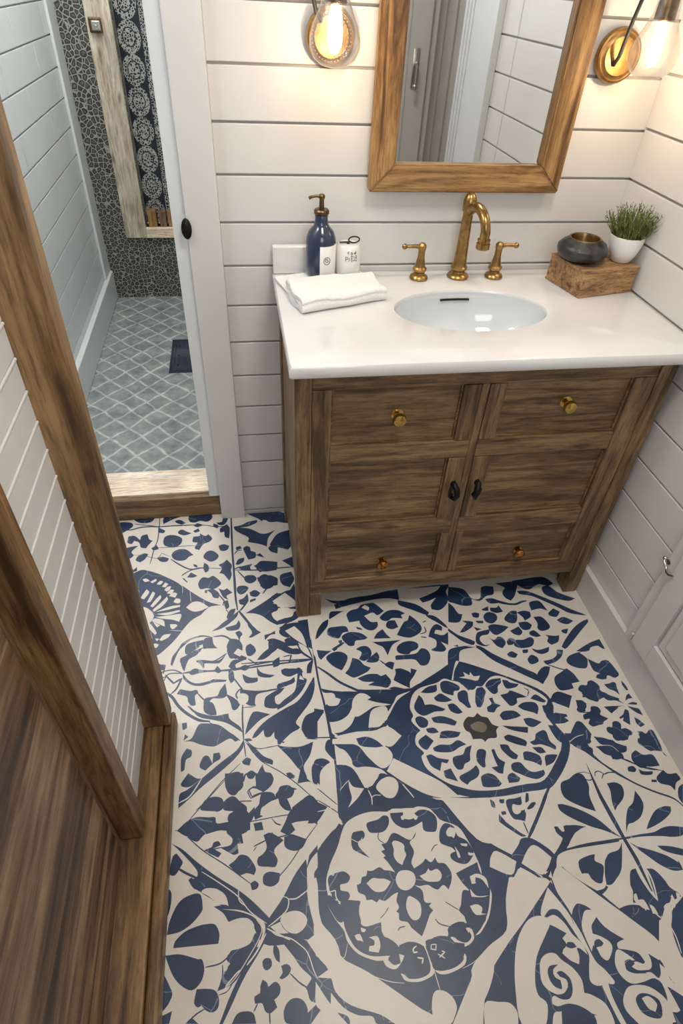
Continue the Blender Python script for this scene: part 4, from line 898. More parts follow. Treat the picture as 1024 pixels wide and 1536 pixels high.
B -617,-1161 -601,-1163 -603,-1169 -614,-1166
B -605,-1181 -591,-1185 -599,-1189 -606,-1186
M -645,-1218 -591,-1203 -590,-1224 -582,-1246 -586,-1269 -602,-1272 -623,-1264 -624,-1256 -635,-1239
B -616,-1228 -598,-1225 -582,-1236 -582,-1256 -591,-1238 -604,-1231 -608,-1241 -616,-1243
b2.7 -616,-1241 -608,-1242 -608,-1234 -613,-1233
B -623,-1251 -612,-1266 -586,-1269 -602,-1270 -624,-1266
M -640,-1253 -626,-1255 -624,-1266 -586,-1271 -602,-1300 -611,-1314 -634,-1321 -649,-1309 -650,-1299 -658,-1287 -651,-1277
B -633,-1282 -617,-1281 -608,-1289 -613,-1298 -602,-1301 -623,-1300 -629,-1294
M -689,-1313 -668,-1306 -653,-1308 -653,-1321 -660,-1332 -676,-1333 -686,-1329 -693,-1328
B -654,-1319 -645,-1319 -650,-1328
m2.2 -712,-1294 -705,-1304 -685,-1312
M -731,-1328 -715,-1324 -693,-1328 -688,-1337 -664,-1344 -672,-1364 -693,-1378 -723,-1379 -738,-1374 -738,-1357 -744,-1338
b2.2 -732,-1336 -722,-1337 -725,-1346 -734,-1343 -732,-1336
b2.5 -721,-1359 -708,-1352 -714,-1349
b2.2 -723,-1353 -710,-1362
M -797,-1328 -774,-1325 -751,-1334 -744,-1350 -744,-1376 -760,-1385 -785,-1384 -799,-1368 -788,-1350 -796,-1340
b2.8 -762,-1334 -770,-1338 -770,-1344 -762,-1344
b3.2 -765,-1353 -754,-1356 -758,-1364
M -833,-1306 -816,-1313 -800,-1327 -798,-1342 -822,-1342 -856,-1331 -874,-1314 -879,-1301 -864,-1294 -866,-1286 -848,-1290 -829,-1287 -825,-1284 -831,-1299
B -883,-1299 -872,-1298 -867,-1312 -874,-1309 -880,-1307
B -855,-1306 -837,-1307 -834,-1322 -840,-1334 -859,-1329 -856,-1321 -847,-1321 -845,-1313
B -868,-1287 -858,-1292 -862,-1296 -868,-1294
M -898,-1235 -862,-1240 -867,-1262 -867,-1281 -887,-1303 -901,-1273 -916,-1255
M -922,-1188 -902,-1181 -886,-1181 -875,-1192 -882,-1203 -898,-1205 -899,-1215 -883,-1221 -882,-1231 -895,-1239 -909,-1230 -911,-1217 -922,-1219
b2.3 -915,-1179 -907,-1178 -910,-1185 -916,-1182
b2.3 -920,-1224 -922,-1215 -910,-1214 -910,-1227 -903,-1241
b3.1 -892,-1141 -882,-1157 -870,-1152
b2.8 -886,-1128 -872,-1128 -868,-1143 -880,-1145
M -762,-1118 -729,-1138 -711,-1123 -717,-1134 -730,-1143 -725,-1163 -736,-1183 -733,-1196 -713,-1188 -703,-1180 -693,-1189 -681,-1181 -678,-1192 -663,-1196 -654,-1215 -659,-1232 -669,-1246 -678,-1236 -692,-1243 -702,-1238 -712,-1231 -730,-1231 -741,-1227 -726,-1240 -726,-1261 -712,-1265 -719,-1270 -712,-1279 -721,-1285 -736,-1306 -747,-1320 -765,-1302 -770,-1292 -786,-1286 -785,-1274 -790,-1270 -782,-1263 -785,-1251 -778,-1236 -788,-1238 -810,-1248 -820,-1243 -827,-1248 -835,-1242 -848,-1241 -849,-1232 -862,-1224 -863,-1210 -854,-1208 -850,-1197 -840,-1196 -836,-1186 -825,-1188 -808,-1183 -799,-1190 -786,-1193 -776,-1198 -788,-1176 -796,-1165 -790,-1163 -798,-1152 -789,-1150 -795,-1138 -782,-1136
B -770,-1138 -761,-1135 -745,-1145 -746,-1158 -744,-1167 -753,-1179 -757,-1186 -767,-1178 -772,-1165 -769,-1153
B -725,-1212 -710,-1208 -702,-1200 -698,-1206 -683,-1204 -676,-1216 -684,-1227 -699,-1227 -714,-1223
B -842,-1210 -827,-1202 -814,-1205 -801,-1207 -789,-1214 -799,-1224 -810,-1230 -828,-1227
B -762,-1251 -755,-1246 -739,-1258 -736,-1271 -742,-1286 -753,-1291 -761,-1287 -766,-1276 -767,-1264
B -778,-1212 -768,-1198 -751,-1197 -737,-1204 -735,-1218 -744,-1230 -760,-1235 -774,-1228
m2.0 -687,-1168 -677,-1158 -668,-1156
m1.8 -825,-1277 -814,-1270 -804,-1260
m2.2 -793,-1304 -789,-1299 -777,-1298
m1.9 -683,-1267 -670,-1277 -658,-1286
C -954,-1287 -937,-1299 -914,-1335 -966,-1356 -851,-1379 -880,-1365
C -635,-1054 -576,-1157 -530,-1175 -496,-1081
C -962,-1301 -944,-1289 -940,-1310 -916,-1332 -868,-1361 -830,-1390 -783,-1427 -751,-1452 -750,-1471 -821,-1451 -855,-1429 -908,-1407 -934,-1383 -940,-1356 -953,-1330 -965,-1320
N -965,-1320 -953,-1330 -940,-1361 -930,-1383 -902,-1405 -854,-1424 -819,-1442 -802,-1450 -864,-1441 -871,-1429 -898,-1423 -924,-1407 -949,-1375 -968,-1352
C -970,-1362 -951,-1393 -940,-1407 -932,-1418 -914,-1438 -990,-1426 -966,-1406 -974,-1395
N -966,-1410 -956,-1407 -944,-1411 -917,-1422 -914,-1438 -941,-1434 -952,-1422 -964,-1418
C -752,-1419 -742,-1409 -726,-1412 -713,-1423 -709,-1438 -716,-1450 -728,-1461 -756,-1461 -758,-1441
c1.6 -737,-1379 -734,-1409
c1.3 -899,-1310 -908,-1331 -915,-1333 -868,-1364 -829,-1382 -800,-1389
c1.0 -680,-1383 -654,-1376 -629,-1363
C -621,-1364 -650,-1384 -680,-1414 -705,-1441 -727,-1465 -692,-1470 -663,-1445 -638,-1421 -617,-1389
N -558,-1183 -569,-1215 -567,-1219 -531,-1242 -553,-1282 -571,-1334 -618,-1356 -635,-1365 -604,-1250
N -506,-1217 -487,-1220 -452,-1245 -438,-1257 -451,-1268 -484,-1292 -526,-1323 -575,-1356 -624,-1394 -643,-1417 -665,-1464 -674,-1499 -599,-1489 -540,-1507 -447,-1521 -396,-1552 -227,-1553 -245,-1501 -274,-1460 -280,-1424 -321,-1390 -361,-1352 -380,-1322 -401,-1310 -414,-1314 -423,-1325 -435,-1292 -442,-1266 -455,-1251
C -504,-1228 -464,-1263 -478,-1286 -510,-1310 -570,-1351 -609,-1380 -637,-1410 -656,-1428 -664,-1388 -618,-1356 -571,-1334 -556,-1291 -535,-1259
C -454,-1272 -439,-1301 -428,-1328 -427,-1343 -419,-1396 -446,-1319 -466,-1312 -484,-1323 -489,-1319 -482,-1305
C -436,-1257 -411,-1230 -404,-1242 -340,-1312 -303,-1351 -264,-1398 -281,-1427 -322,-1393 -364,-1358 -380,-1322 -401,-1310 -415,-1317 -424,-1328 -432,-1287
N -423,-1275 -410,-1277 -415,-1283 -423,-1280
N -412,-1289 -408,-1296 -420,-1307
C -572,-1385 -552,-1351 -524,-1326 -499,-1319 -479,-1325 -476,-1336 -496,-1356 -526,-1386 -544,-1421 -547,-1444 -535,-1461 -558,-1495 -595,-1480 -588,-1430
C -479,-1325 -460,-1323 -445,-1340 -438,-1359 -425,-1378 -421,-1398 -433,-1385 -439,-1384 -440,-1398 -446,-1410 -461,-1401 -472,-1388 -467,-1382 -457,-1376 -461,-1364 -449,-1357 -468,-1343 -480,-1335
M -459,-1379 -454,-1372 -442,-1374 -438,-1382 -450,-1383
C -426,-1331 -418,-1362 -411,-1408 -398,-1426 -388,-1446 -393,-1450 -402,-1447 -404,-1465 -401,-1491 -395,-1519 -407,-1510 -414,-1471 -416,-1448 -427,-1447 -436,-1438 -429,-1419 -419,-1396 -426,-1363
C -395,-1326 -384,-1324 -372,-1329 -373,-1338 -390,-1351 -395,-1365 -379,-1373 -366,-1384 -366,-1395 -384,-1412 -395,-1405 -398,-1390 -403,-1384 -411,-1394 -413,-1368 -411,-1348
M -398,-1379 -386,-1376 -380,-1384 -386,-1388 -398,-1389 -404,-1395
C -528,-1407 -520,-1392 -504,-1384 -487,-1386 -478,-1398 -461,-1414 -452,-1434 -456,-1454 -443,-1459 -423,-1475 -418,-1498 -422,-1519 -457,-1514 -452,-1491 -471,-1473 -494,-1465 -516,-1466 -525,-1461 -521,-1451 -508,-1450 -524,-1440 -532,-1426
M -514,-1412 -506,-1404 -488,-1404 -502,-1411 -503,-1422 -492,-1430 -493,-1423 -497,-1416 -486,-1415 -474,-1429 -477,-1447 -488,-1458 -504,-1457 -518,-1448 -497,-1449 -483,-1440 -495,-1443 -509,-1437 -515,-1425
B -493,-1423 -482,-1430 -484,-1440 -497,-1449 -514,-1446 -498,-1444
s3.3 -518,-1486 -507,-1470 -487,-1464 -467,-1466 -453,-1478 -445,-1497
M -492,-1490 -482,-1482 -464,-1482 -448,-1489 -465,-1490 -478,-1494 -488,-1496
C -352,-1388 -332,-1384 -314,-1391 -299,-1410 -298,-1427 -307,-1438 -332,-1437 -346,-1430 -331,-1422 -316,-1428 -311,-1425 -317,-1410 -332,-1403 -354,-1397
C -356,-1398 -339,-1410 -330,-1420 -351,-1418 -355,-1432 -341,-1440 -321,-1443 -297,-1454 -279,-1470 -305,-1453 -331,-1455 -356,-1454 -370,-1441 -374,-1424 -368,-1409
M -352,-1419 -339,-1417 -333,-1425 -342,-1429 -332,-1436 -308,-1439 -328,-1442 -346,-1436 -354,-1430
C -384,-1473 -365,-1458 -337,-1459 -315,-1470 -300,-1493 -315,-1528 -360,-1524 -380,-1504 -388,-1488
M -361,-1479 -348,-1471 -329,-1475 -315,-1488 -324,-1510 -344,-1508 -359,-1497
B -348,-1478 -333,-1477 -323,-1490 -332,-1501 -343,-1494
C -654,-1441 -628,-1443 -606,-1448 -597,-1464 -605,-1488 -667,-1479
C -528,-1475 -512,-1474 -524,-1500 -541,-1497
N -361,-1231 -337,-1225 -320,-1224 -326,-1237 -312,-1249 -323,-1270 -332,-1281 -346,-1276 -353,-1259 -364,-1257 -367,-1243
N -296,-1233 -258,-1231 -274,-1260 -295,-1277 -323,-1286 -316,-1264
s5.1 -407,-1240 -387,-1264 -352,-1296 -339,-1309 -317,-1334
N -320,-1332 -291,-1328 -275,-1334 -260,-1342 -238,-1354 -264,-1398 -286,-1374 -305,-1354
c2.4 -235,-1356 -226,-1375 -224,-1397 -229,-1423
C -283,-1432 -275,-1444 -276,-1456 -273,-1464 -258,-1478 -262,-1490 -284,-1471 -288,-1469 -285,-1488 -283,-1506 -290,-1508 -300,-1506 -301,-1521 -329,-1519 -301,-1491 -296,-1475 -297,-1460 -307,-1452 -320,-1442 -308,-1443 -298,-1455 -289,-1447
C -275,-1462 -265,-1454 -255,-1455 -250,-1462 -251,-1467 -264,-1468
C -272,-1311 -266,-1310 -268,-1322 -256,-1324 -253,-1343 -264,-1339 -272,-1330 -277,-1321
C -248,-1333 -241,-1339 -239,-1353 -250,-1350
C -220,-1342 -211,-1337 -202,-1336 -189,-1322 -189,-1338 -197,-1347 -203,-1342 -211,-1359 -222,-1374 -227,-1373 -217,-1356 -220,-1348
C -178,-1320 -172,-1325 -177,-1335 -182,-1332
N -203,-1348 -183,-1338 -159,-1325 -222,-1433 -232,-1428 -225,-1381
N -120,-701 -70,-679 -30,-668 -30,-704 -37,-702 -52,-685 -70,-687 -77,-701 -89,-706 -108,-704
N -90,-815 -80,-818 -63,-812 -55,-816 -59,-832 -62,-853 -70,-840 -82,-832
N -59,-748 -45,-743 -37,-753 -33,-771 -32,-792 -49,-800 -60,-792 -69,-790 -74,-800 -90,-800 -103,-793 -95,-784 -81,-782 -96,-773 -97,-763 -89,-753 -70,-759
N -35,-810 -30,-826 -30,-842 -36,-842 -39,-824
N -55,-872 -44,-857 -34,-852 -31,-867 -43,-867
N -171,-823 -158,-810 -138,-814 -134,-803 -118,-800 -106,-820 -113,-835 -101,-840 -87,-855 -74,-866 -62,-881 -81,-868 -104,-864 -116,-844 -129,-846 -123,-856 -135,-865 -150,-856 -155,-849 -170,-847 -164,-835
N -190,-854 -176,-855 -167,-867 -177,-875 -180,-887 -196,-890 -203,-881 -194,-870
s2.9 -190,-890 -170,-892
N -124,-882 -99,-883 -66,-885 -89,-888 -112,-903 -118,-892
N -56,-882 -37,-878 -26,-882 -30,-887
N -58,-887 -42,-894 -30,-900 -29,-919 -44,-908
N -194,-902 -180,-895 -169,-896 -160,-877 -142,-879 -138,-892 -147,-900 -139,-908 -130,-916 -142,-920 -144,-915 -149,-928 -162,-930 -181,-932 -189,-922 -177,-909 -194,-911
N -96,-916 -82,-909 -69,-895 -62,-902 -78,-941 -92,-927 -85,-918 -97,-921
N -56,-921 -47,-929 -38,-945 -53,-950 -59,-939
N -146,-940 -136,-938 -130,-943 -123,-928 -111,-925 -102,-934 -108,-948 -94,-948 -82,-960 -89,-968 -102,-966 -104,-979 -118,-977 -135,-978 -142,-967 -138,-956 -147,-948
N -70,-960 -56,-962 -50,-971 -34,-960 -25,-964 -27,-1004 -32,-1020 -54,-1015 -63,-1015 -76,-1001 -83,-989 -77,-978 -65,-982 -60,-974
N -192,-959 -176,-964 -161,-970 -146,-975 -138,-987 -118,-994 -124,-1006 -138,-1010 -149,-1003 -153,-988 -182,-982
N -198,-985 -167,-986 -155,-991 -140,-1012 -141,-1025 -157,-1022 -172,-1023 -172,-1014 -186,-1006
s2.9 -156,-1020 -133,-1031 -113,-1047 -89,-1056 -62,-1066
N -116,-1016 -101,-1008 -92,-1020 -78,-1026 -65,-1024 -66,-1041 -60,-1054 -88,-1053 -111,-1043 -120,-1029
N -144,-1048 -130,-1046 -124,-1055 -132,-1061 -147,-1057
N -219,-913 -206,-916 -200,-930 -194,-953 -209,-954 -204,-970 -215,-977 -217,-971 -214,-1011 -226,-1001 -238,-991 -258,-972 -254,-949
s3.7 -218,-1002 -203,-1029 -177,-1061 -138,-1092
N -1063,10 -995,20 -930,-4 -899,-40 -933,-53 -998,-38 -1031,-18
N -992,-22 -930,-7 -886,-25 -890,-66 -944,-55
N -984,-165 -954,-115 -904,-96 -898,-152 -923,-194 -959,-178
N -948,-242 -905,-225 -888,-263 -910,-281
N -1041,-256 -1010,-242 -980,-257 -966,-282 -1012,-284
s5.1 -1102,-267 -1032,-275 -951,-274 -910,-274
N -1033,-308 -993,-302 -969,-316 -986,-353 -1016,-356
N -958,-306 -922,-294 -915,-328 -932,-360 -956,-344
N -979,-393 -938,-372 -906,-388 -909,-420 -962,-420
C -990,-410 -949,-381 -923,-418 -964,-444
C -993,-459 -954,-439 -927,-455 -938,-477 -981,-478
N -978,-513 -940,-500 -904,-511 -886,-602 -937,-564
C -961,-527 -932,-513 -912,-544 -903,-590 -936,-558
s4.4 -1092,-625 -1031,-627 -961,-630 -894,-633
N -862,-10 -764,49 -654,2 -655,-131 -751,-183 -829,-112
N -856,-156 -798,-208 -817,-278 -867,-258
N -811,-306 -739,-243 -686,-306 -718,-371 -788,-363
N -603,-37 -523,-96 -580,-201 -636,-149
N -493,-116 -374,-61 -345,-164 -447,-246 -504,-209
N -337,-212 -217,-128 -182,-229 -278,-309 -348,-286
N -592,-260 -515,-297 -552,-363 -610,-343
N -120,-188 -4,-136 -4,-252 -90,-344 -149,-294"""
def smooth_loop(P, closed, n=4):
    N = len(P); out = []
    def sharp(i):
        if not closed and i in (0, N - 1): return True
        a = P[i] - P[i - 1]; b_ = P[(i + 1) % N] - P[i]
        if a.length < 1e-6 or b_.length < 1e-6: return True
        return a.angle(b_) > math.radians(78)
    sh = [sharp(i) for i in range(N)]
    def tan(i):
        if closed: return (P[(i + 1) % N] - P[i - 1]) * .5
        return (P[min(i + 1, N - 1)] - P[max(i - 1, 0)]) * .5
    for i in range(N if closed else N - 1):
        p0, p1 = P[i], P[(i + 1) % N]; d = p1 - p0
        t0 = d if sh[i] else tan(i); t1 = d if sh[(i + 1) % N] else tan((i + 1) % N)
        if t0.length > d.length * 1.2: t0 = t0.normalized() * d.length * 1.2
        if t1.length > d.length * 1.2: t1 = t1.normalized() * d.length * 1.2
        k = n if d.length > .012 else 2
        for j in range(k):
            t = j / k; t2, t3 = t * t, t * t * t
            out.append(p0 * (2 * t3 - 3 * t2 + 1) + t0 * (t3 - 2 * t2 + t) + p1 * (-2 * t3 + 3 * t2) + t1 * (t3 - t2))
    if not closed: out.append(P[-1])
    return out
def build_floor():
    from mathutils.geometry import delaunay_2d_cdt
    LV = {'N': (1, 1), 'P': (1, 1), 's': (1, 1), 'C': (2, 0), 'c': (2, 0), 'M': (3, 1), 'n': (3, 1), 'm': (3, 1), 'B': (4, 0), 'b': (4, 0), 'K': (5, 2), 'G': (6, 3)}
    XA, XB, YA, YB = -2.05, .03, -2.02, .13
    verts = [Vector(q) for q in ((XA, YA), (XB, YA), (XB, YB), (XA, YB))]; faces = [[0, 1, 2, 3]]; info = [(0, 0)]
    def face(pts, lv, mi):
        pts = [Vector((min(max(p.x, -2.04), .0), min(max(p.y, -2.0), .03))) for p in pts]
        if len(pts) < 3: return
        tris = tessellate_polygon([[p.to_3d() for p in pts]]) if len(pts) > 4 else [tuple(range(len(pts)))]
        b0 = len(verts); verts.extend(pts)
        for t in tris:
            if len(set(t)) < 3: continue
            ar = sum(pts[t[i]].x * pts[t[(i + 1) % len(t)]].y - pts[t[(i + 1) % len(t)]].x * pts[t[i]].y for i in range(len(t)))
            if abs(ar) < 1e-9: continue
            t = list(t) if ar > 0 else list(t)[::-1]
            faces.append([b0 + i for i in t]); info.append((lv, mi))
    for ln in FP.strip().split('\n'):
        t = ln.split(); k = t[0][0]; wd = float(t[0][1:]) / 1000 if len(t[0]) > 1 else None
        P = [Vector([float(a) / 1000 for a in q.split(',')]) for q in t[1:]]
        Q = [P[0]]
        for p_ in P[1:]:
            if (p_ - Q[-1]).length > .0008: Q.append(p_)
        if len(Q) < 2: continue
        lv, mi = LV[k]
        if wd is None:
            if len(Q) >= 3: face(Q if k == 'P' else smooth_loop(Q, True), lv, mi)
        else:
            c_ = smooth_loop(Q, False, 4); n = len(c_); Lf, Rt = [], []
            for i, p_ in enumerate(c_):
                d = (c_[min(i + 1, n - 1)] - c_[max(i - 1, 0)]).normalized(); q = Vector((-d.y, d.x)) * wd / 2
                tt = min(i, n - 1 - i) / max(1, n - 1) * 2; q = q * (.55 + .45 * min(1, tt * 3))
                Lf.append(p_ + q); Rt.append(p_ - q)
            for i in range(n - 1): face([Lf[i], Lf[i + 1], Rt[i + 1]], lv, mi); face([Lf[i], Rt[i + 1], Rt[i]], lv, mi)
    ov, oe, of, _a, _b, ofs = delaunay_2d_cdt(verts, [], faces, 0, 1e-6, True)
    bm = bmesh.new(); bv = [bm.verts.new((v.x, v.y, 0)) for v in ov]
    for f, src in zip(of, ofs):
        try: nf = bm.faces.new([bv[i] for i in f])
        except ValueError: continue
        nf.normal_update()
        if nf.normal.z < 0: nf.normal_flip()
        c = sum((Vector(ov[i]) for i in f), Vector((0, 0))) / len(f)
        def inside(i):
            q = [verts[j] for j in faces[i]]
            return all((q[(j + 1) % len(q)] - q[j]).cross(c - q[j]) >= 0 for j in range(len(q)))
        nf.material_index = max((info[i] for i in src if inside(i)), default=(0, 0))[1]
    vs = [bm.verts.new(q) for q in ((XA, YA, 0), (XB, YA, 0), (XB, YB, 0), (XA, YB, 0), (XA, YA, -.05), (XB, YA, -.05), (XB, YB, -.05), (XA, YB, -.05))]
    for q in ((0, 4, 5, 1), (1, 5, 6, 2), (2, 6, 7, 3), (3, 7, 4, 0), (7, 6, 5, 4)): bm.faces.new([vs[i] for i in q])
    me = bpy.data.meshes.new('floor'); bm.to_mesh(me); bm.free()
    for k in ('cream', 'navy', 'heart', 'heart2'): me.materials.append(M[k])
    o = bpy.data.objects.new('floor', me); C.objects.link(o)
    return tag(o, 'floor of cream and navy patterned tiles', None, None, 'structure')
build_floor()
def shiplap(name, mats, label, axis, plane, face, u0, u1, z0, z1, zref, g, joints=(), gap=.0055, th=.012, back=.05):
    """boards on a backing; axis = direction the boards run along; face = +1/-1 the side they look to"""
    bm = bmesh.new()
    def bx(ua, ub, za, zb, d0, d1, bev):
        a, b_ = sorted((plane + face * d0, plane + face * d1))
        lo, hi = ((ua, a, za), (ub, b_, zb)) if axis == 'x' else ((a, ua, za), (b_, ub, zb))
        n0 = len(bm.faces); box(bm, lo, hi, bev)
        bm.faces.ensure_lookup_table()
        return bm.faces[n0:]
    for f in bx(u0, u1, z0, z1, -back, -.008, 0): f.material_index = 1
    k = math.floor((z0 - zref) / g); 
    while zref + k * g < z1:
        a, b_ = max(z0, zref + k * g + gap / 2), min(z1, zref + (k + 1) * g - gap / 2)
        if b_ - a > .01:
            cuts = [u0] + [j for j in (joints(k) if callable(joints) else joints) if u0 < j < u1] + [u1]
            for c0, c1 in zip(cuts, cuts[1:]):
                bx(c0 + (.0022 if c0 != u0 else 0), c1 - (.0022 if c1 != u1 else 0), a, b_, -.0085, 0, .0018)
        k += 1
    bm.normal_update()
    return struct(name, bm, mats, label)
shiplap('wall_back', ['paint', 'groove'], 'white shiplap wall behind the vanity', 'x', 0, -1, -1.06, .03, 0, 2.4, .977, .1066)
shiplap('wall_right', ['paint', 'groove'], 'white shiplap wall on the right', 'y', 0, -1, -2.0, 0, 0, 2.4, 1.084, .1125, (-.987,))
# doorway to the shower
bm = bmesh.new(); box(bm, (-1.141, -.018, 0), (-1.06, .008, 2.4), .003); struct('trim_1', bm, 'trim', 'white door casing left of the vanity')
bm = bmesh.new(); box(bm, (-1.176, .0, .092), (-1.1405, .13, 2.4), .003); struct('trim_2', bm, 'paintc', 'white door jamb on the shower side')
bm = bmesh.new(); box(bm, (-1.1405, .008, 0), (-1.06, .13, 2.4)); struct('wall_divider', bm, 'paint', 'wall core beside the shower doorway')
bm = bmesh.new(); box(bm, (-2.05, -.018, 0), (-1.80, .05, 2.4), .003); struct('wall_back_left', bm, 'paint', 'white wall left of the shower doorway')
bm = bmesh.new(); box(bm, (-2.02, 0.13, -.06), (-1.1, 2.06, -.0005))
struct('floor_shower', bm, 'lozenge', 'blue grey lozenge tiled shower floor')
def jt(k): return [(.72 + .5 * i + (.25 if k % 2 else 0)) for i in range(3)]
shiplap('wall_shower_left', ['paintc', 'groove'], 'cool white boarded shower wall', 'y', -1.748, 1, 0.05, 1.944, 0, 2.4, .977, .1125, jt)
bm = bmesh.new(); box(bm, (-1.748, .05, 0), (-1.722, 1.944, .155), .006); struct('baseboard_shower', bm, 'paintc', 'white base along the shower wall')
bm = bmesh.new(); box(bm, (-1.748, 1.80, .155), (-1.735, 1.944, 2.4), .003); struct('trim_3', bm, 'paintc', 'white corner board in the shower')
bm = bmesh.new()
NX0, NX1, NZ0 = -1.50, -1.10, .385
box(bm, (-1.80, 1.944, -.05), (NX0, 2.0, 2.4)); box(bm, (NX0, 1.944, -.05), (-1.05, 2.0, NZ0))
struct('wall_shower_back', bm, 'pebble', 'dark pebble mosaic shower wall')
bm = bmesh.new(); box(bm, (NX0 - .01, 2.035, .3), (-1.05, 2.05, 2.4)); struct('wall_niche', bm, 'damask', 'navy damask tile in the shower niche')
bm = bmesh.new(); box(bm, (-1.176, .13, 0), (-1.10, 2.06, 2.4)); struct('wall_shower_right', bm, 'paintc', 'shower wall behind the door jamb')
# niche frame
t = thing('niche_frame', 'bleached pale wooden frame around the dark shower niche', 'frame', (-1.55, 1.944, .333))
bm = bmesh.new(); box(bm, (-1.612, 1.922, .333), (-1.502, 2.036, 2.4), .004); obj('side_board', bm, 'pale_z', t)
bm = bmesh.new(); box(bm, (-1.502, 1.922, .333), (-1.178, 2.034, .385), .004); obj('shelf_board', bm, 'sill_x', t)
t = thing('wall_bracket', 'square aged metal bracket fixed on the pale niche frame', 'bracket', (-1.572, 1.922, 1.215))
bm = bmesh.new(); box(bm, (-1.60, 1.908, 1.205), (-1.545, 1.921, 1.26), .005); obj('plate', bm, 'brassd', t)
bm = bmesh.new(); box(bm, (-1.588, 1.895, 1.214), (-1.55, 1.909, 1.25), .005); lathe(bm, [(0, 0), (.007, 0), (.007, .006), (0, .007)], (-1.569, 1.889, 1.232), 12, Euler((PI / 2, 0, 0)).to_matrix()); obj('boss', bm, 'chrome', t)
for i, (x, wd, h, m_, lb) in enumerate([(-1.463, .046, .078, 'rust_z', 'leftmost small amber wooden block on the niche shelf'), (-1.408, .036, .074, 'van_z', 'middle small brown wooden block on the niche shelf'), (-1.366, .030, .076, 'rust_z', 'small reddish wooden block on the niche shelf beside the jamb')]):
    bm = bmesh.new(); box(bm, (x - wd / 2, 1.945, .3855), (x + wd / 2, 2.0, .3855 + h), .003)
    tag(obj('wooden_block', bm, m_, None, loc=(x, 1.97, .3855)), lb, 'block', 'wooden blocks in the shower niche')
# drain cover
t = thing('drain_cover', 'dark navy square drain cover set on the shower floor', 'drain cover', (-1.27, 1.2, 0))
bm = bmesh.new(); box(bm, (-1.385, 1.035, 0), (-1.18, 1.375, .006), .002); obj('plate', bm, 'blueglaze', t)
bm = bmesh.new()
for a, b_ in (((-1.378, 1.042, .006), (-1.374, 1.368, .0075)), ((-1.364, 1.055, .006), (-1.361, 1.355, .0075)), ((-1.378, 1.364, .006), (-1.19, 1.368, .0075)), ((-1.378, 1.042, .006), (-1.19, 1.046, .0075))): box(bm, a, b_)
for i in range(3): lathe(bm, [(.004, 0), (.004, .002), (0, .002)], (-1.345, 1.1 + i * .1, .006), 10)
obj('rim', bm, 'ink', t)
# threshold
t = thing('threshold', 'wooden shower threshold with blond top and brown front', 'threshold', (-1.45, .03, 0))
bm = bmesh.new(); box(bm, (-1.76, .0305, .0), (-1.1415, .16, .094), .002); obj('sill', bm, 'sill_x', t)
bm = bmesh.new(); box(bm, (-1.76, .006, .0012), (-1.1415, .030, .088), .004); obj('riser', bm, 'van_x', t)
bm = bmesh.new(); lathe(bm, [(0, -.004), (.010, -.004), (.0125, 0), (.0125, .006), (.008, .010), (0, .011)], (-1.1415, -.018, .969), 24, Euler((PI / 2, 0, 0)).to_matrix(), 1, 1.9)
tag(obj('door_latch', bm, 'black', None, True, loc=(-1.1415, -.018, .969)), 'black oval latch plate on the white door casing edge', 'latch')
# right wall: baseboard and low cabinet
bm = bmesh.new(); box(bm, (-.017, -2.0, 0), (-.0005, -.0, .103), .003); struct('baseboard_right', bm, 'trim', 'white baseboard along the right wall')
t = thing('wall_cabinet', 'low white panelled cabinet door set on the right wall above the baseboard', 'cabinet', (0, -.93, .105))
bm = bmesh.new(); box(bm, (-.019, -1.135, .1035), (-.0005, -.725, .80), .003); obj('frame', bm, 'trim', t)
dr = None
bm = bmesh.new()
for a, b_ in (((-.031, -.832, .125), (-.0195, -.765, .77)), ((-.031, -1.10, .125), (-.0195, -1.035, .77)), ((-.031, -1.035, .125), (-.0195, -.832, .195)), ((-.031, -1.035, .70), (-.0195, -.832, .77))): box(bm, a, b_, .002)
dr = obj('door', bm, 'trim', t)
bm = bmesh.new(); box(bm, (-.0245, -1.028, .202), (-.0195, -.839, .693), .004); box(bm, (-.030, -1.01, .225), (-.0245, -.86, .67), .005); obj('panel', bm, 'trim', dr)
bm = bmesh.new(); pth = [(-.026, -.722, .407), (-.032, -.729, .404), (-.030, -.740, .396), (-.034, -.753, .390), (-.038, -.765, .394), (-.036, -.778, .402)]
tube(bm, pth, .0028, 10); sphere(bm, (-.026, -.722, .407), .0058); lathe(bm, [(.007, 0), (.007, .002), (0, .002)], (-.019, -.731, .402), 14, Euler((0, -PI / 2, 0)).to_matrix()); obj('hook', bm, 'chrome', t, True)
bm = bmesh.new(); tube(bm, [(-.0205, -.757, .118), (-.026, -.757, .124), (-.026, -.757, .145)], .004, 10); obj('hinge', bm, 'trim', t, True)
# casing and closet seen in the mirror
bm = bmesh.new(); box(bm, (-.030, -1.52, .1035), (-.0005, -1.145, 2.4), .003)
for y in (-1.42, -1.46, -1.50): box(bm, (-.036, y - .012, .1035), (-.030, y + .012, 2.4), .003)
struct('trim_4', bm, 'paintc', 'wide white casing on the right wall seen in the mirror')
bm = bmesh.new(); box(bm, (-.010, -1.975, .1035), (-.0005, -1.522, 2.4)); 
for y in (-1.58, -1.70, -1.86): box(bm, (-.02, y - .02, .1035), (-.010, y + .02, 2.4), .003)
struct('trim_5', bm, 'taupe', 'taupe boards on the right wall seen in the mirror')
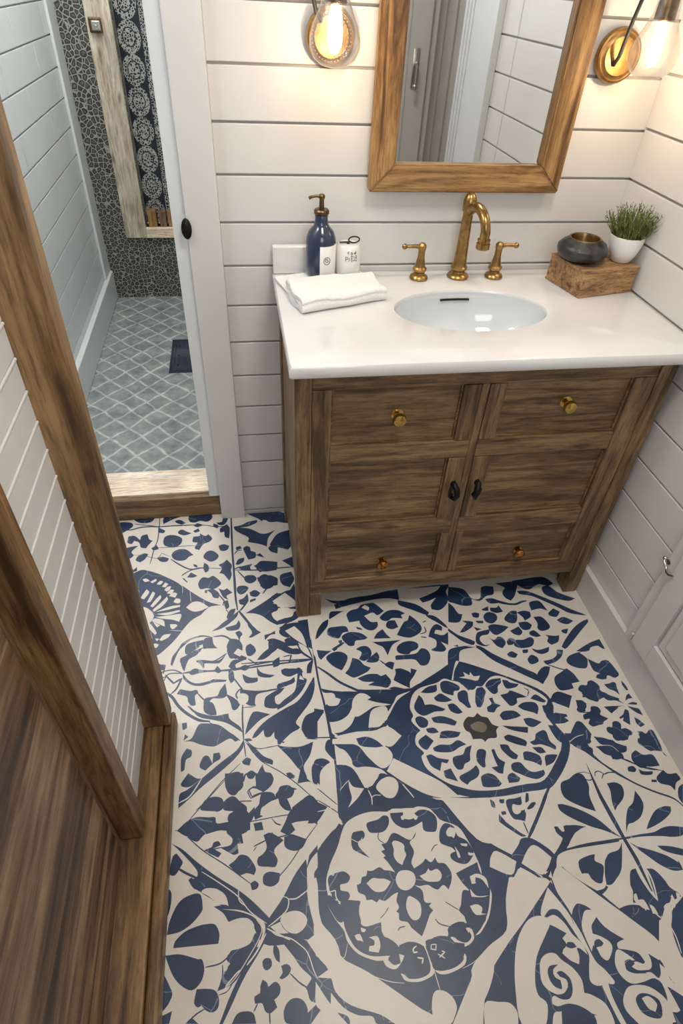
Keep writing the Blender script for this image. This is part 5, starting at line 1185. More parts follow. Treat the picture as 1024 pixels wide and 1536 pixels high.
# front wall with door, plus an unseen window added for daylight
bm = bmesh.new(); box(bm, (-2.05, -2.06, 0), (-1.12, -2.0, 2.4)); box(bm, (-.48, -2.06, 0), (.03, -2.0, 2.4)); box(bm, (-1.12, -2.06, 2.02), (-.48, -2.0, 2.4)); box(bm, (-1.12, -2.06, 0), (-.48, -2.0, 1.22)); struct('wall_front', bm, 'paint', 'white wall behind the viewer')
bm = bmesh.new(); box(bm, (-.44, -1.999, .002), (-.04, -1.968, 2.04), .003)
for x0, x1 in ((-.40, -.33), (-.30, -.23), (-.17, -.145)): box(bm, (x0, -1.968, .1), (x1, -1.958, 1.95), .003)
d1 = struct('door_1', bm, 'greydoor', 'grey panelled door seen in the mirror')
bm = bmesh.new(); box(bm, (-.118, -1.968, 1.04), (-.086, -1.960, 1.20), .003); tube(bm, [(-.102, -1.962, 1.14), (-.102, -1.925, 1.14), (-.106, -1.918, 1.135), (-.108, -1.918, 1.06)], .008, 12); sphere(bm, (-.108, -1.918, 1.052), .012); obj('door_handle', bm, 'chrome', d1, True)
bm = bmesh.new()
for a, b_ in (((-1.16, -2.0, 1.18), (-1.11, -1.975, 2.06)), ((-.49, -2.0, 1.18), (-.445, -1.975, 2.06)), ((-1.16, -2.0, 2.01), (-.445, -1.975, 2.06)), ((-1.18, -2.0, 1.17), (-.445, -1.96, 1.225)), ((-.815, -2.02, 1.225), (-.785, -2.0, 2.01)), ((-1.11, -2.02, 1.60), (-.49, -2.0, 1.63))): box(bm, a, b_, .003)
w1 = struct('added_window_1', bm, 'trim', 'unseen white framed window added for daylight behind the viewer')
bm = bmesh.new(); box(bm, (-1.12, -2.042, 1.22), (-.48, -2.038, 2.02)); obj('pane', bm, 'glass', w1)
bm = bmesh.new(); box(bm, (-2.05, -2.06, 2.4), (.03, .06, 2.45)); box(bm, (-2.05, .06, 2.4), (-1.05, 2.06, 2.45)); struct('ceiling', bm, 'ceil', 'white ceiling')
bm = bmesh.new(); box(bm, (-2.10, -2.06, 0), (-2.05, .06, 2.4)); struct('wall_far_left', bm, 'paint', 'outer wall left of the partition')
# unseen ceiling lamps, added as housings for the fill lights
for x, y, h, m_, lb in ((-.62, -1.0, .21, 'filldisc', 'unseen round flush ceiling lamp added to light the bathroom'), (-1.45, .95, .26, 'fillcool', 'unseen round flush ceiling lamp added to light the shower'), (-1.75, -.45, .19, 'fillcool', 'unseen round flush ceiling lamp added beyond the partition to brighten the floor')):
    t = thing('added_ceiling_lamp', lb, 'lamp', (x, y, 2.4))
    bm = bmesh.new(); lathe(bm, [(0, 0), (h, 0), (h, -.03), (h - .012, -.034), (h - .012, -.012), (0, -.012)], (x, y, 2.4), 48); obj('housing', bm, 'trim', t, True)
    bm = bmesh.new(); lathe(bm, [(0, -.013), (h - .013, -.013), (h - .02, -.03), (0, -.036)], (x, y, 2.4), 48); obj('diffuser', bm, m_, t, True)
# ---------------- left partition ----------------
bm = bmesh.new()
box(bm, (-1.42, -1.06, .055), (-1.328, -.80, 2.4))
z = .10
while z < 2.35:
    box(bm, (-1.3285, -1.06, z + .0015), (-1.3255, -.80, z + .0445), .0008); box(bm, (-1.3285, -1.06, z + .0455), (-1.3235, -.80, z + .0500), .002)
    z += .05
struct('wall_left', bm, 'paint', 'white beadboard partition between the two wooden posts')
bm = bmesh.new(); box(bm, (-1.345, -.822, .0605), (-1.264, -.775, 2.4), .005, seg=3)
tag(obj('wooden_post', bm, 'post_z', None, loc=(-1.30, -.80, .0605)), 'brown wooden post at the far end of the partition, nearest the shower', 'post')
bm = bmesh.new(); box(bm, (-1.365, -1.074, .0605), (-1.306, -1.030, 2.4), .004, seg=3)
tag(obj('wooden_post', bm, 'post_z', None, loc=(-1.33, -1.05, .0605)), 'brown wooden post beside the dark wooden door, nearer the viewer', 'post')
t = thing('wooden_door', 'dark brown plank door in the lower left corner beside the near post', 'door', (-1.37, -1.5, .06))
bm = bmesh.new(); zz_ = .0605; i = 0
while zz_ < 2.2:
    hh = [.155, .13, .17, .14][i % 4]; box(bm, (-1.392, -1.97, zz_), (-1.349, -1.092, zz_ + hh - .0005), .0006); zz_ += hh; i += 1
obj('planks', bm, 'panel_y', t)
bm = bmesh.new(); box(bm, (-1.40, -1.0915, .0605), (-1.352, -1.0755, 2.2), .002); obj('stile', bm, 'van_z', t)
bm = bmesh.new(); box(bm, (-1.47, -1.99, 0), (-1.4205, -.80, 2.4)); struct('wall_partition', bm, 'paint', 'core of the left partition')
t = thing('floor_sill', 'brown wooden sill on the floor under the posts and the plank door', 'sill', (-1.3, -1.3, 0))
bm = bmesh.new(); box(bm, (-1.40, -1.99, .002), (-1.283, -.79, .060), .004, seg=3); obj('board', bm, 'post_y', t)
bm = bmesh.new(); box(bm, (-1.282, -1.99, .002), (-1.256, -.780, .050), .008, seg=4); obj('quarter_round', bm, 'post_y', t)
# ---------------- vanity ----------------
V = thing('vanity_cabinet', 'weathered brown wooden vanity cabinet with drawers and two doors under the white counter', 'cabinet', (-.47, -.25, 0))
F = -.482
def vb(name, a, b_, mt, par=V, bev=.0025): 
    bm = bmesh.new(); box(bm, a, b_, bev); return obj(name, bm, mt, par)
for x0, x1 in ((-.922, -.884), (-.064, -.022)):
    vb('post', (x0, F, .002), (x1, F + .05, .829), 'van_z'); vb('post', (x0, -.06, .002), (x1, -.014, .829), 'van_z')
vb('foot', (-.8835, F + .001, .002), (-.848, F + .04, .10), 'van_z')
vb('side_panel', (-.917, F + .051, .06), (-.899, -.061, .829), 'van_z'); vb('side_panel', (-.045, F + .051, .06), (-.03, -.061, .829), 'van_z')
vb('back_panel', (-.883, -.03, .06), (-.066, -.016, .829), 'van_x'); vb('bottom_panel', (-.895, F + .052, .10), (-.05, -.062, .118), 'van_x')
vb('rail', (-.8835, F + .004, .776), (-.0645, F + .026, .829), 'van_x'); vb('rail', (-.8835, F + .004, .095), (-.0645, F + .026, .150), 'van_x')
vb('stile', (-.8835, F + .002, .1505), (-.840, F + .026, .7755), 'van_z'); vb('stile', (-.118, F + .002, .1505), (-.0645, F + .026, .7755), 'van_z')
vb('stile', (-.4955, F + .004, .1505), (-.4765, F + .026, .7755), 'van_z')
vb('rail', (-.8395, F + .003, .571), (-.496, F + .026, .622), 'van_x'); vb('rail', (-.476, F + .003, .571), (-.1185, F + .026, .622), 'van_x')
vb('rail', (-.8395, F + .003, .310), (-.496, F + .026, .366), 'van_x'); vb('rail', (-.476, F + .003, .310), (-.1185, F + .026, .366), 'van_x')
def knob(c, r_, mt, par, kind):
    bm = bmesh.new(); R_ = Euler((PI / 2, 0, 0)).to_matrix()
    if kind == 0: pf = [(0, 0), (r_ * .85, 0), (r_ * .9, .003), (r_ * .42, .006), (r_ * .4, .014), (r_ * .8, .018), (r_, .023), (r_, .027), (r_ * .85, .032), (r_ * .4, .035), (0, .0355)]
    else: pf = [(0, 0), (r_ * .9, 0), (r_ * .95, .004), (r_ * .5, .007), (r_ * .5, .012), (r_, .016), (r_ * 1.02, .022), (r_ * .6, .028), (r_ * .55, .026), (0, .025)]
    lathe(bm, pf, c, 32 if kind == 0 else 10, R_)
    return obj('knob', bm, mt, par, kind == 0)
def front(name, x0, x1, z0, z1, st, side):
    """framed front: recessed panel with a stile on one side"""
    px0, px1 = (x0, x1 - st - .0005) if side > 0 else (x0 + st + .0005, x1)
    o = vb(name, (px0, F + .017, z0), (px1, F + .030, z1), 'van_x', V, .001)
    sx = (x1 - st, x1) if side > 0 else (x0, x0 + st)
    vb('stile', (sx[0], F + .0015, z0 + .0005), (sx[1], F + .030, z1 - .0005), 'van_z', o)
    bm = bmesh.new(); e = .004
    for a, b_ in (((px0, F + .010, z0), (px1, F + .017, z0 + e)), ((px0, F + .010, z1 - e), (px1, F + .017, z1)), ((px0, F + .010, z0 + e), (px0 + e, F + .017, z1 - e)), ((px1 - e, F + .010, z0 + e), (px1, F + .017, z1 - e))): box(bm, a, b_, .001)
    obj('bead', bm, 'van_x', o)
    return o
o = front('drawer', -.8395, -.4965, .6225, .7755, .040, 1); knob((-.683, F + .017, .698), .0165, 'brightbrass', o, 0)
o = front('drawer', -.4755, -.1185, .6225, .7755, .040, -1); knob((-.270, F + .017, .711), .0165, 'brightbrass', o, 0)
def pull(c, flip, par):
    bm = bmesh.new(); x, y, z = c; s_ = -1 if flip else 1
    lathe(bm, [(0, 0), (.008, 0), (.007, .003), (0, .004)], (x, y, z + .018), 16, Euler((PI / 2, 0, 0)).to_matrix(), 1, 1.3)
    lathe(bm, [(0, 0), (.007, 0), (.006, .003), (0, .004)], (x, y, z - .022), 16, Euler((PI / 2, 0, 0)).to_matrix(), 1, 1.2)
    tube(bm, [(x, y, z + .022), (x, y - .012, z + .024), (x + s_ * .004, y - .022, z + .014), (x + s_ * .007, y - .025, z - .002), (x + s_ * .004, y - .020, z - .018), (x, y - .008, z - .024), (x, y, z - .022)], [.005, .007, .008, .0075, .006, .0045, .004], 12)
    tube(bm, [(x - s_ * .003, y - .006, z + .016), (x - s_ * .009, y - .012, z + .004), (x - s_ * .008, y - .012, z - .012), (x - s_ * .001, y - .006, z - .022)], [.003, .004, .0035, .002], 10)
    tag(obj('handle', bm, 'black', par, True), 'black iron pull')
o = front('door', -.8395, -.4965, .3665, .5705, .044, 1); pull((-.516, F + .0015, .470), False, o)
o = front('door', -.4755, -.1185, .3665, .5705, .044, -1); pull((-.452, F + .0015, .470), True, o)
o = front('drawer', -.8395, -.4965, .1505, .3095, .022, 1); knob((-.676, F + .017, .205), .0150, 'amber', o, 1)
o = front('drawer', -.4755, -.1185, .1505, .3095, .022, -1); knob((-.264, F + .017, .205), .0150, 'amber', o, 1)
# counter with oval basin
SC = (-.472, -.268); SA, SB = .190, .120
T = thing('vanity_counter', 'glossy white vanity counter with an oval sink cut into it', 'counter', (-.47, -.26, .83))
bm = bmesh.new(); X0, X1, Y0, Y1, Z1, Z0 = -.936, -.0015, -.528, -.0135, .86, .831
N_ = 96; rings = []
def el(t, a, b_, z): return (SC[0] + a * math.cos(t), SC[1] + b_ * math.sin(t), z)
def rect_pt(t, ins, z):
    dx, dy = math.cos(t), math.sin(t); k = 1e9
    if dx > 1e-9: k = min(k, (X1 - ins - SC[0]) / dx)
    if dx < -1e-9: k = min(k, (X0 + ins - SC[0]) / dx)
    if dy > 1e-9: k = min(k, (Y1 - ins - SC[1]) / dy)
    if dy < -1e-9: k = min(k, (Y0 + ins - SC[1]) / dy)
    return (SC[0] + dx * k, SC[1] + dy * k, z)
angs = [2 * PI * i / N_ for i in range(N_)]
for cx_, cy_ in ((X0, Y0), (X1, Y0), (X0, Y1), (X1, Y1)): 
    a = math.atan2(cy_ - SC[1], cx_ - SC[0]) % (2 * PI); j = min(range(N_), key=lambda i: abs(angs[i] - a)); angs[j] = a
prof = [lambda t: el(t, SA - .002, SB - .002, Z0), lambda t: el(t, SA - .002, SB - .002, Z1 - .005), lambda t: el(t, SA, SB, Z1 - .0015), lambda t: el(t, SA + .004, SB + .004, Z1),
        lambda t: rect_pt(t, .008, Z1), lambda t: rect_pt(t, .003, Z1 - .0015), lambda t: rect_pt(t, .0, Z1 - .007), lambda t: rect_pt(t, .0, Z0 + .006), lambda t: rect_pt(t, .003, Z0 + .0012), lambda t: rect_pt(t, .008, Z0)]
for pf in prof: rings.append([bm.verts.new(pf(t)) for t in angs])
rings.append(rings[0])
for a, b_ in zip(rings, rings[1:]):
    for i in range(N_): bm.faces.new([a[i], a[(i + 1) % N_], b_[(i + 1) % N_], b_[i]])
slab = obj('slab', bm, 'quartz', T, True)
bm = bmesh.new(); rings = []
for k in range(15):
    s_ = k / 14; rr = (1 - s_ ** 2.6) ** .5 if s_ < 1 else 0.0; rr = max(rr, .08)
    rings.append([bm.verts.new((SC[0] + (SA - .0022) * rr * math.cos(t), SC[1] + .004 * s_ + (SB - .0022) * rr * math.sin(t), .853 - .125 * s_)) for t in angs])
for a, b_ in zip(rings, rings[1:]):
    for i in range(N_): bm.faces.new([a[i], a[(i + 1) % N_], b_[(i + 1) % N_], b_[i]])
bm.faces.new(rings[-1][::-1])
basin = obj('basin', bm, 'porcelain', T, True)
bm = bmesh.new(); lathe(bm, [(0, .004), (.012, .005), (.020, .003), (.021, 0), (0, 0)], (SC[0], SC[1] + .004, .729), 24); obj('drain', bm, 'brass', basin, True)
# overflow slot on the back slope of the basin
bm = bmesh.new(); k = .16; rr = (1 - k ** 2.6) ** .5
pts = []
for i in range(13):
    t = PI / 2 + .21 - .42 * i / 12 + .02; pts.append((SC[0] + (SA - .004) * rr * math.cos(t), SC[1] + (SB - .0045) * rr * math.sin(t), .853 - .125 * k + .002))
tube(bm, pts, .0028, 8); tag(obj('overflow_slot', bm, 'black', basin, True), 'dark overflow slot')
bm = bmesh.new(); box(bm, (-.934, -.033, .8605), (-.772, -.0135, .930), .004, seg=3); obj('splash_block', bm, 'quartz', T, True)
# ---------------- faucet ----------------
def base_prof(s=1.0): return [(0, 0), (.025 * s, 0), (.0265 * s, .004), (.024 * s, .009), (.0165 * s, .013), (.0155 * s, .018), (.0195 * s, .023), (.020 * s, .028), (.0155 * s, .032)]
FX, FY = -.4465, -.068
FC = thing('faucet', 'tall aged brass gooseneck faucet spout behind the sink', 'faucet', (FX, FY, .8605))
bm = bmesh.new(); lathe(bm, base_prof(1.1) + [(0, .032)], (FX, FY, .8605), 36); obj('base', bm, 'brass', FC, True)
bm = bmesh.new(); tube(bm, [(FX, FY, .8905), (FX, FY, .905), (FX, FY, .98), (FX, FY, 1.02), (FX, FY, 1.04)], [.0185, .0165, .0135, .0125, .0125], 28); obj('column', bm, 'brass', FC, True)
bm = bmesh.new()
lathe(bm, [(0, -.012), (.0155, -.012), (.0165, -.002), (.0165, .012), (.012, .024), (.006, .030), (0, .031)], (FX, FY, 1.036), 28)
obj('finial', bm, 'brass', FC, True)
bm = bmesh.new(); cy, cz, ra = FY - .055, 1.006, .050
pts = [Vector((FX + .0005, FY, 1.030))] + [Vector((FX + .012 * (i / 16), cy + ra * math.cos(a), cz + ra * .78 * math.sin(a))) for i, a in enumerate([PI * (.20 + .80 * j / 16) for j in range(17)])]
pts += [Vector((FX + .012, cy - ra, .995)), Vector((FX + .012, cy - ra, .985))]
tube(bm, pts, [.010] + [.0118] * 17 + [.0118, .0122], 24); obj('spout', bm, 'brass', FC, True)
ex, ey = FX + .012, cy - ra
bm = bmesh.new(); lathe(bm, [(.0125, .012), (.0155, .011), (.0155, .007), (.0135, .005), (.0135, .003), (.0165, .002), (.0168, -.010), (.014, -.012), (.010, -.010), (0, -.010)], (ex, ey, .979), 28); obj('aerator', bm, 'brass', FC, True)
def lever(x, y, s, label):
    t = thing('lever_tap', label, 'tap', (x, y, .8605), 'brass lever taps beside the spout')
    bm = bmesh.new(); lathe(bm, base_prof(.92) + [(0, .030)], (x, y, .8605), 32); obj('base', bm, 'brass', t, True)
    bm = bmesh.new(); lathe(bm, [(0, 0), (.0145, 0), (.012, .012), (.0088, .030), (.0085, .042), (.0105, .050), (.0105, .057), (.006, .062), (0, .063)], (x, y, .8885), 28); obj('stem', bm, 'brass', t, True)
    bm = bmesh.new(); tube(bm, [(x, y, .941), (x + s * .02, y, .943), (x + s * .042, y, .942)], [.0062, .0046, .0042], 14); sphere(bm, (x + s * .046, y, .942), .0072, (1, .9, 1)); obj('lever', bm, 'brass', t, True)
lever(-.556, -.076, -1, 'brass lever tap left of the spout, its lever pointing left')
lever(-.3475, -.072, 1, 'brass lever tap right of the spout, its lever pointing right')
# ---------------- mirror ----------------
MR = thing('wall_mirror', 'rectangular mirror in a thick rustic amber wood frame above the faucet', 'mirror', (-.455, -.0125, 1.058))
MX0, MX1, MZ0, MZ1, FW = -.697, -.209, 1.058, 1.78, .060
bm = bmesh.new(); box(bm, (MX0 + FW - .008, -.022, MZ0 + FW - .008), (MX1 - FW + .008, -.0125, MZ1 - FW + .008)); obj('mirror_glass', bm, 'mirror', MR)
def mitre(pts, mt, nm='frame_rail'):
    bm = bmesh.new(); f = [bm.verts.new((x, -.040, z)) for x, z in pts]; b_ = [bm.verts.new((x, -.0125, z)) for x, z in pts]; n = len(pts)
    bm.faces.new(f); bm.faces.new(b_[::-1])
    for i in range(n): bm.faces.new([f[i], f[(i + 1) % n], b_[(i + 1) % n], b_[i]])
    bmesh.ops.bevel(bm, geom=list(bm.edges), offset=.003, segments=2, affect='EDGES'); obj(nm, bm, mt, MR)
mitre([(MX0, MZ0), (MX1, MZ0), (MX1 - FW, MZ0 + FW), (MX0 + FW, MZ0 + FW)], 'rust_x'); mitre([(MX0, MZ1), (MX0 + FW, MZ1 - FW), (MX1 - FW, MZ1 - FW), (MX1, MZ1)], 'rust_x')
mitre([(MX0, MZ0), (MX0 + FW, MZ0 + FW), (MX0 + FW, MZ1 - FW), (MX0, MZ1)], 'rust_z', 'frame_stile'); mitre([(MX1, MZ0), (MX1, MZ1), (MX1 - FW, MZ1 - FW), (MX1 - FW, MZ0 + FW)], 'rust_z', 'frame_stile')
# ---------------- sconces ----------------
def sconce(px, pz, gx, gy, gz, label, ribs, rod):
    t = thing('wall_sconce', label, 'sconce', (px, -.0125, pz), 'sconces either side of the mirror')
    R_ = Euler((PI / 2, 0, 0)).to_matrix()
    pf = [(0, .0), (.052, 0), (.053, .006), (.050, .014), (.046, .016), (.044, .0145), (.040, .0155), (.036, .019), (.0, .021)]
    bm = bmesh.new(); lathe(bm, pf, (px, -.0125, pz), 56, R_)
    if ribs:
        for q in range(4):
            rr = .042 - q * .006
            for i in range(int(rr * 900)):
                a = 2 * PI * i / int(rr * 900); sphere(bm, (px + rr * math.cos(a), -.031, pz + rr * math.sin(a)), .0021, (1, .6, 1), 6)
    obj('back_plate', bm, 'brassp', t, True)
    bm = bmesh.new(); tube(bm, rod, .0042, 12); tag(obj('arm', bm, 'ink', t, True), 'thin dark arm')
    bm = bmesh.new(); lathe(bm, [(0, .055), (.008, .055), (.010, .05), (.0195, .034), (.0215, .0), (.019, -.002), (0, -.002)], (gx, gy, gz + .042), 32); obj('socket', bm, 'brassd', t, True)
    bm = bmesh.new(); lathe(bm, [(.022, .078), (.026, .050), (.034, .030), (.045, .008), (.0505, -.012), (.050, -.028), (.042, -.045), (.028, -.055), (.012, -.059), (0, -.060)], (gx, gy, gz), 48)
    obj('glass_shade', bm, 'glass', t, True)
    bm = bmesh.new(); lathe(bm, [(0, .040), (.009, .038), (.013, .020), (.015, .0), (.014, -.020), (.009, -.033), (0, -.038)], (gx, gy, gz), 28); obj('bulb', bm, 'bulb', t, True)
    l = bpy.data.lights.new('sconce_bulb_light', 'POINT'); l.energy = 1.0; l.color = (1, .72, .42); l.shadow_soft_size = .006
    o = bpy.data.objects.new('sconce_bulb_light', l); C.objects.link(o); o.location = (gx, gy, gz - .047)
sconce(-.137, 1.338, -.118, -.128, 1.366, 'brass wall sconce with a clear glass shade right of the mirror', False, [(-.150, -.034, 1.322), (-.152, -.052, 1.34), (-.155, -.072, 1.40), (-.157, -.10, 1.47), (-.145, -.122, 1.505), (-.126, -.128, 1.490), (-.118, -.128, 1.462)])
sconce(-.797, 1.350, -.803, -.120, 1.366, 'beaded brass wall sconce with a clear glass shade left of the mirror', True, [(-.820, -.034, 1.375), (-.832, -.045, 1.39), (-.842, -.06, 1.42), (-.838, -.09, 1.47), (-.822, -.114, 1.50), (-.808, -.120, 1.488), (-.803, -.120, 1.462)])
# ---------------- things on the counter ----------------
ZC = .8605
# towel: one long strip folded over itself
def ribbon(bm, path, th, length, nx, mtx, amp=.0025):
    P = [Vector(p_) for p_ in path]; n = len(P); nr = []
    for i in range(n):
        d = (P[min(i + 1, n - 1)] - P[max(i - 1, 0)]).normalized(); nr.append(Vector((-d.y, d.x)))
    outline = [P[i] + nr[i] * th / 2 for i in range(n)] + [P[n - 1] + (P[n - 1] - P[n - 2]).normalized() * th * .35] + [P[i] - nr[i] * th / 2 for i in range(n - 1, -1, -1)] + [P[0] - (P[1] - P[0]).normalized() * th * .35]
    rings = []
    for k in range(nx + 1):
        s_ = k / nx; x = (s_ - .5) * length; ring = []
        e = 1 - .10 * (abs(2 * s_ - 1) ** 14)
        for q in outline:
            nz = noise.noise(Vector((x * 14, q.x * 12, q.y * 20))) * amp * 1.6 + noise.noise(Vector((x * 40, q.x * 30, q.y * 30 + 3))) * amp * .6
            z = max(.0003, (q.y * e + nz * min(1, q.y / .012)))
            ring.append(bm.verts.new(mtx @ Vector((x + nz * 1.5 + .003 * math.sin(q.x * 40), (q.x * (1 - .30 * s_) if q.x < 0 else q.x) + nz, z))))
        rings.append(ring)
    m_ = len(outline)
    for a, b_ in zip(rings, rings[1:]):
        for i in range(m_): bm.faces.new([a[i], a[(i + 1) % m_], b_[(i + 1) % m_], b_[i]])
    for rg in (rings[0][::-1], rings[-1]):
        f = bm.faces.new(rg); bmesh.ops.triangulate(bm, faces=[f])
def sub(P, n=5):
    out = []
    for a, b_ in zip(P, P[1:]):
        for i in range(n): out.append(Vector(a).lerp(Vector(b_), i / n))
    return out + [Vector(P[-1])]
h = .0068
def uturn(y, z0, z1, side, n=7): return [(y + side * (z1 - z0) / 2 * math.sin(PI * i / n), (z0 + z1) / 2 - (z1 - z0) / 2 * math.cos(PI * i / n)) for i in range(n + 1)]
path = sub([(.112, .0064), (-.098, .0064)], 18) + uturn(-.098, .0064, .0190, -1) + sub([(-.094, .0190), (.020, .0190)], 10) + uturn(.022, .0190, .0315, 1) + sub([(.018, .0315), (-.086, .0322)], 12) + [(-.094, .0312), (-.101, .0280), (-.104, .0240)]
bm = bmesh.new(); mtx = Matrix.Translation((-.797, -.160, ZC)) @ Matrix.Rotation(math.radians(11), 4, 'Z')
ribbon(bm, path, .0110, .228, 46, mtx)
tw = obj('folded_towel', bm, 'towel', None, True, loc=(-.797, -.160, ZC)); tag(tw, 'white folded terry towel on the left end of the counter', 'towel')
ss = tw.modifiers.new('soft', 'SUBSURF'); ss.levels = 1; ss.render_levels = 1
# soap bottle and canister stand on the thin back layer of the towel
ZC0 = ZC; ZC = ZC0 + .0145
bx_, by_ = -.8165, -.0745
B = thing('soap_dispenser', 'navy glazed soap pump bottle standing on the back of the folded towel', 'soap dispenser', (bx_, by_, ZC))
bm = bmesh.new(); lathe(bm, [(0, 0), (.032, 0), (.0365, .006), (.0375, .02), (.0375, .080), (.0360, .092), (.030, .106), (.0205, .116), (.0165, .122), (.0155, .135), (.0165, .143), (0, .143)], (bx_, by_, ZC), 48); body_ = obj('body', bm, 'blueglaze', B, True)
bm = bmesh.new(); rr = .0380
lathe(bm, [(rr - .0045, .0008), (rr - .0005, .006), (rr, .02), (rr, .078), (rr - .0015, .080), (rr - .0025, .078)], (bx_, by_, ZC), 24, None, 1, 1, (-1.75, .15)); tag(obj('label', bm, 'whiteceramic', body_, True), 'white label patch with a round emblem')
def on_cyl(c, r_, a0, pts, z0):  # strokes laid on a cylinder, in metres around angle a0
    return [(c[0] + r_ * math.cos(a0 + x / r_), c[1] + r_ * math.sin(a0 + x / r_), z0 + z) for x, z in pts]
def strokes(name, c, r_, a0, z0, lines, w_, par):
    bm = bmesh.new()
    for ln in lines: tube(bm, on_cyl(c, r_, a0, ln, z0), w_, 6)
    return obj(name, bm, 'ink', par)
circ = [(.0085 * math.cos(2 * PI * i / 22), .0085 * math.sin(2 * PI * i / 22)) for i in range(23)]
strokes('emblem', (bx_, by_), rr + .0002, -1.27, ZC + .045, [circ, [(-.004, .004), (-.0045, -.001), (-.001, -.003), (.004, -.002)], [(-.001, .001), (.002, .002), (.0035, -.001)], [(-.004, .004), (.001, .0045)]], .0008, body_)
bm = bmesh.new(); lathe(bm, [(.0165, .0), (.0185, .002), (.0185, .008), (.016, .011), (.008, .012), (0, .012)], (bx_, by_, ZC + .1435), 32); obj('collar', bm, 'brassd', B, True)
bm = bmesh.new(); tube(bm, [(bx_, by_, ZC + .155), (bx_, by_, ZC + .180)], [.0062, .0055], 14); lathe(bm, [(0, 0), (.0075, 0), (.008, .006), (.005, .009), (0, .009)], (bx_, by_, ZC + .178), 20)
tube(bm, [(bx_, by_, ZC + .182), (bx_ - .015, by_ - .001, ZC + .183), (bx_ - .026, by_ - .002, ZC + .181), (bx_ - .031, by_ - .002, ZC + .178)], [.0038, .003, .0032, .0038], 12); obj('pump', bm, 'brassd', B, True)
# canister
cx_, cy_ = -.7460, -.069
K = thing('ceramic_canister', 'small white ceramic canister with dark lettering beside the navy soap bottle', 'canister', (cx_, cy_, ZC))
bm = bmesh.new(); lathe(bm, [(0, 0), (.028, 0), (.0315, .005), (.032, .02), (.0315, .060), (.029, .070), (.026, .074), (0, .075)], (cx_, cy_, ZC), 40); kb = obj('body', bm, 'whiteceramic', K, True)
def ch(x, z, s_, k): 
    G = {'c': [[(.6, .9), (.1, .8), (.0, .4), (.2, .05), (.6, .1)]], 'o': [[(.3, 1), (0, .6), (.1, .1), (.5, .0), (.7, .5), (.3, 1)]], 'd': [[(.6, .4), (.2, .5), (0, .2), (.4, 0), (.6, .4)], [(.65, 1), (.65, 0)]], 'P': [[(0, 0), (0, 1), (.5, .9), (.5, .5), (0, .45)]], 'I': [[(.2, 0), (.2, 1)]], 'E': [[(.7, 1), (0, 1), (0, 0), (.7, 0)], [(0, .5), (.5, .5)]], 'Z': [[(0, 1), (.7, 1), (0, 0), (.7, .05)]], '7': [[(0, 1), (.7, 1), (.3, 0)]]}
    return [[(x + a * s_, z + b_ * s_) for a, b_ in ln] for ln in G[k]]
ls = ch(-.010, .012, .0055, 'c') + ch(-.002, .010, .006, 'o') + ch(.006, .011, .007, 'd') + ch(-.015, -.006, .011, 'P') + ch(-.008, -.006, .009, 'I') + ch(-.001, -.004, .009, 'E') + ch(.006, -.005, .009, 'Z') + [[(-.002, .007), (.014, .007), (.014, -.006), (-.001, -.007)]]
strokes('lettering', (cx_, cy_), .0318, -1.45, ZC + .046, ls, .0007, kb)
bm = bmesh.new(); tube(bm, [(cx_ - .024, cy_ - .005, ZC + .078), (cx_ - .004, cy_ - .006, ZC + .0785)], .002, 10)
cc = (cx_ + .012, cy_ - .008, ZC + .085); lp = [(cc[0] + .0135 * math.cos(a), cc[1] - .004 * math.sin(a), cc[2] + .0085 * math.sin(a)) for a in [2 * PI * i / 24 for i in range(25)]]
tube(bm, lp, .0018, 8, False); box(bm, (cx_ - .006, cy_ - .010, ZC + .0745), (cx_ + .001, cy_ - .003, ZC + .080), .001); tag(obj('handle', bm, 'ink', K, True), 'dark wire loop handle')
# wooden block
ZC = ZC0
RB = Matrix.Rotation(math.radians(12.5), 3, 'Z'); c0 = Vector((-.174, -.2226, ZC)); ux, uy = RB @ Vector((1, 0, 0)), RB @ Vector((0, 1, 0))
WB = thing('wooden_box', 'rustic wooden box riser at the right end of the counter', 'box', tuple(c0 + ux * .085 + uy * .07))
cc = c0 + ux * .0855 + uy * .070
def rbx(name, cen, d, mt, bev=.002):
    bm = bmesh.new(); box(bm, [cen[i] - d[i] / 2 for i in range(3)], [cen[i] + d[i] / 2 for i in range(3)], bev, RB); return obj(name, bm, mt, WB)
rbx('body', cc + Vector((0, 0, .0315)), (.169, .140, .061), 'block_x')
rbx('base_strip', cc + Vector((0, 0, .003)), (.1715, .1425, .006), 'block_x', .001)
rbx('lid', cc + Vector((0, 0, .0635)), (.171, .142, .006), 'block_x', .001)
ZT = ZC + .0668
# stone jar
jx, jy = -.152, -.138
J = thing('stone_jar', 'squat charcoal stone jar with a copper lined mouth on the wooden box', 'jar', (jx, jy, ZT))
bm = bmesh.new(); vs = lathe(bm, [(0, 0), (.036, 0), (.044, .004), (.058, .013), (.0635, .024), (.0625, .034), (.054, .044), (.043, .050), (.040, .054), (.037, .0545), (.035, .050)], (jx, jy, ZT), 44)
for v in vs:
    nz = noise.noise(Vector((v.co.x * 30, v.co.y * 30, v.co.z * 60))) * .0016
    if v.co.z > ZT + .008: v.co += Vector((v.co.x - jx, v.co.y - jy, 0)).normalized() * nz
jb = obj('body', bm, 'stonejar', J, True)
bm = bmesh.new(); lathe(bm, [(.0352, .0515), (.034, .046), (.032, .030), (.028, .020), (0, .018)], (jx, jy, ZT), 40); obj('lining', bm, 'copper', jb, True)
bm = bmesh.new(); lathe(bm, [(.0405, .0535), (.0385, .0555), (.0360, .0548), (.0352, .052)], (jx, jy, ZT), 40); obj('rim', bm, 'copper', jb, True)
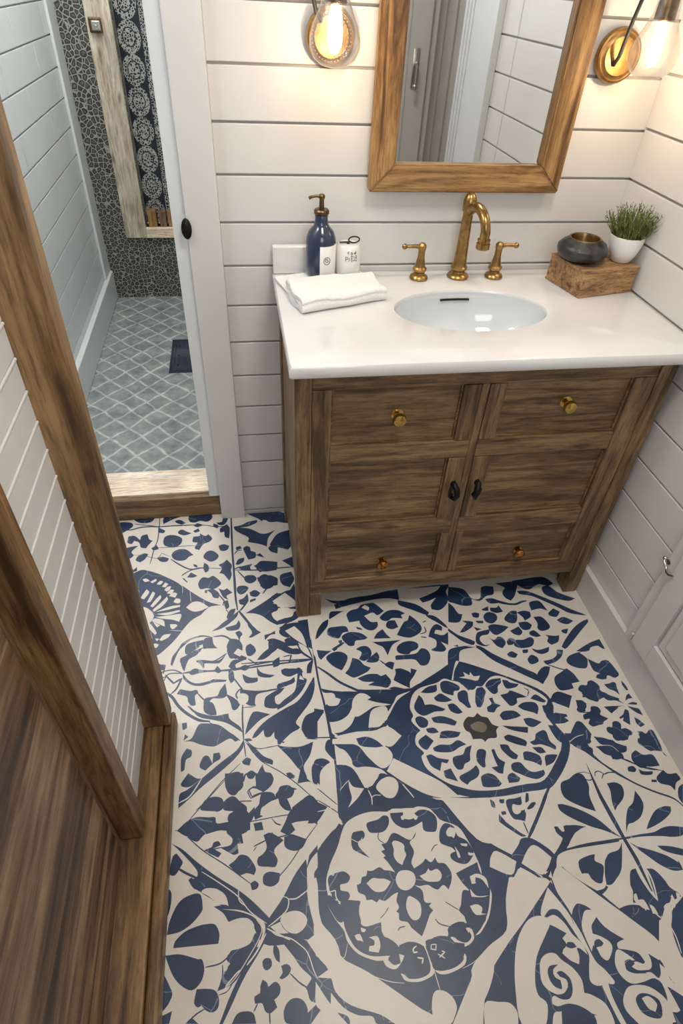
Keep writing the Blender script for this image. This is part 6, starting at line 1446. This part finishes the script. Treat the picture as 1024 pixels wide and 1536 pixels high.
# potted herb
qx, qy = -.044, -.148
Q = thing('potted_herb', 'small bushy green herb in a white pot on the wooden box', 'potted plant', (qx, qy, ZT))
bm = bmesh.new(); lathe(bm, [(0, 0), (.021, 0), (.025, .003), (.035, .022), (.0415, .045), (.0425, .056), (.0425, .062), (.040, .063), (.0385, .060), (.0385, .050), (0, .049)], (qx, qy, ZT), 44); pt = obj('pot', bm, 'whiteceramic', Q, True)
bm = bmesh.new(); lathe(bm, [(0, .053), (.038, .051), (.038, .0495), (0, .0495)], (qx, qy, ZT), 32); obj('soil', bm, 'soil', pt)
bm = bmesh.new(); rnd = random.Random(3)
def leaf(p_, d, l_, w_):
    s_ = d.cross(Vector((rnd.uniform(-1, 1), rnd.uniform(-1, 1), .3))).normalized() * w_; nn = s_.cross(d).normalized() * w_ * .5
    a = [bm.verts.new(p_), bm.verts.new(p_ + d * l_ * .5 + s_), bm.verts.new(p_ + d * l_), bm.verts.new(p_ + d * l_ * .5 - s_), bm.verts.new(p_ + d * l_ * .5 + nn)]
    for i, j in ((0, 1), (1, 2), (2, 3), (3, 0)): bm.faces.new([a[i], a[j], a[4]])
for i in range(230):
    a = rnd.uniform(0, 2 * PI); r0 = .034 * math.sqrt(rnd.random()); sp_ = r0 / .034
    p0 = Vector((qx + r0 * math.cos(a), qy + r0 * math.sin(a), ZT + .050)); out = Vector((math.cos(a), math.sin(a), 0))
    L_ = rnd.uniform(.045, .085) * (1.08 - .28 * sp_); tip = p0 + out * (.004 + .026 * sp_) + Vector((rnd.uniform(-.010, .014), rnd.uniform(-.008, .006), L_))
    mid = (p0 + tip) / 2 - out * .003
    P_ = [p0, mid, tip]; tube(bm, P_, [.0009, .0007, .0004], 4)
    for k in range(9):
        s_ = .25 + .75 * k / 8; pp = p0.lerp(mid, s_ * 2) if s_ < .5 else mid.lerp(tip, s_ * 2 - 1)
        d = Vector((rnd.uniform(-1, 1), rnd.uniform(-1, 1), rnd.uniform(.5, 1.8))).normalized(); leaf(pp, d, rnd.uniform(.005, .010), rnd.uniform(.0009, .0017))
obj('foliage', bm, 'leaf', Q)
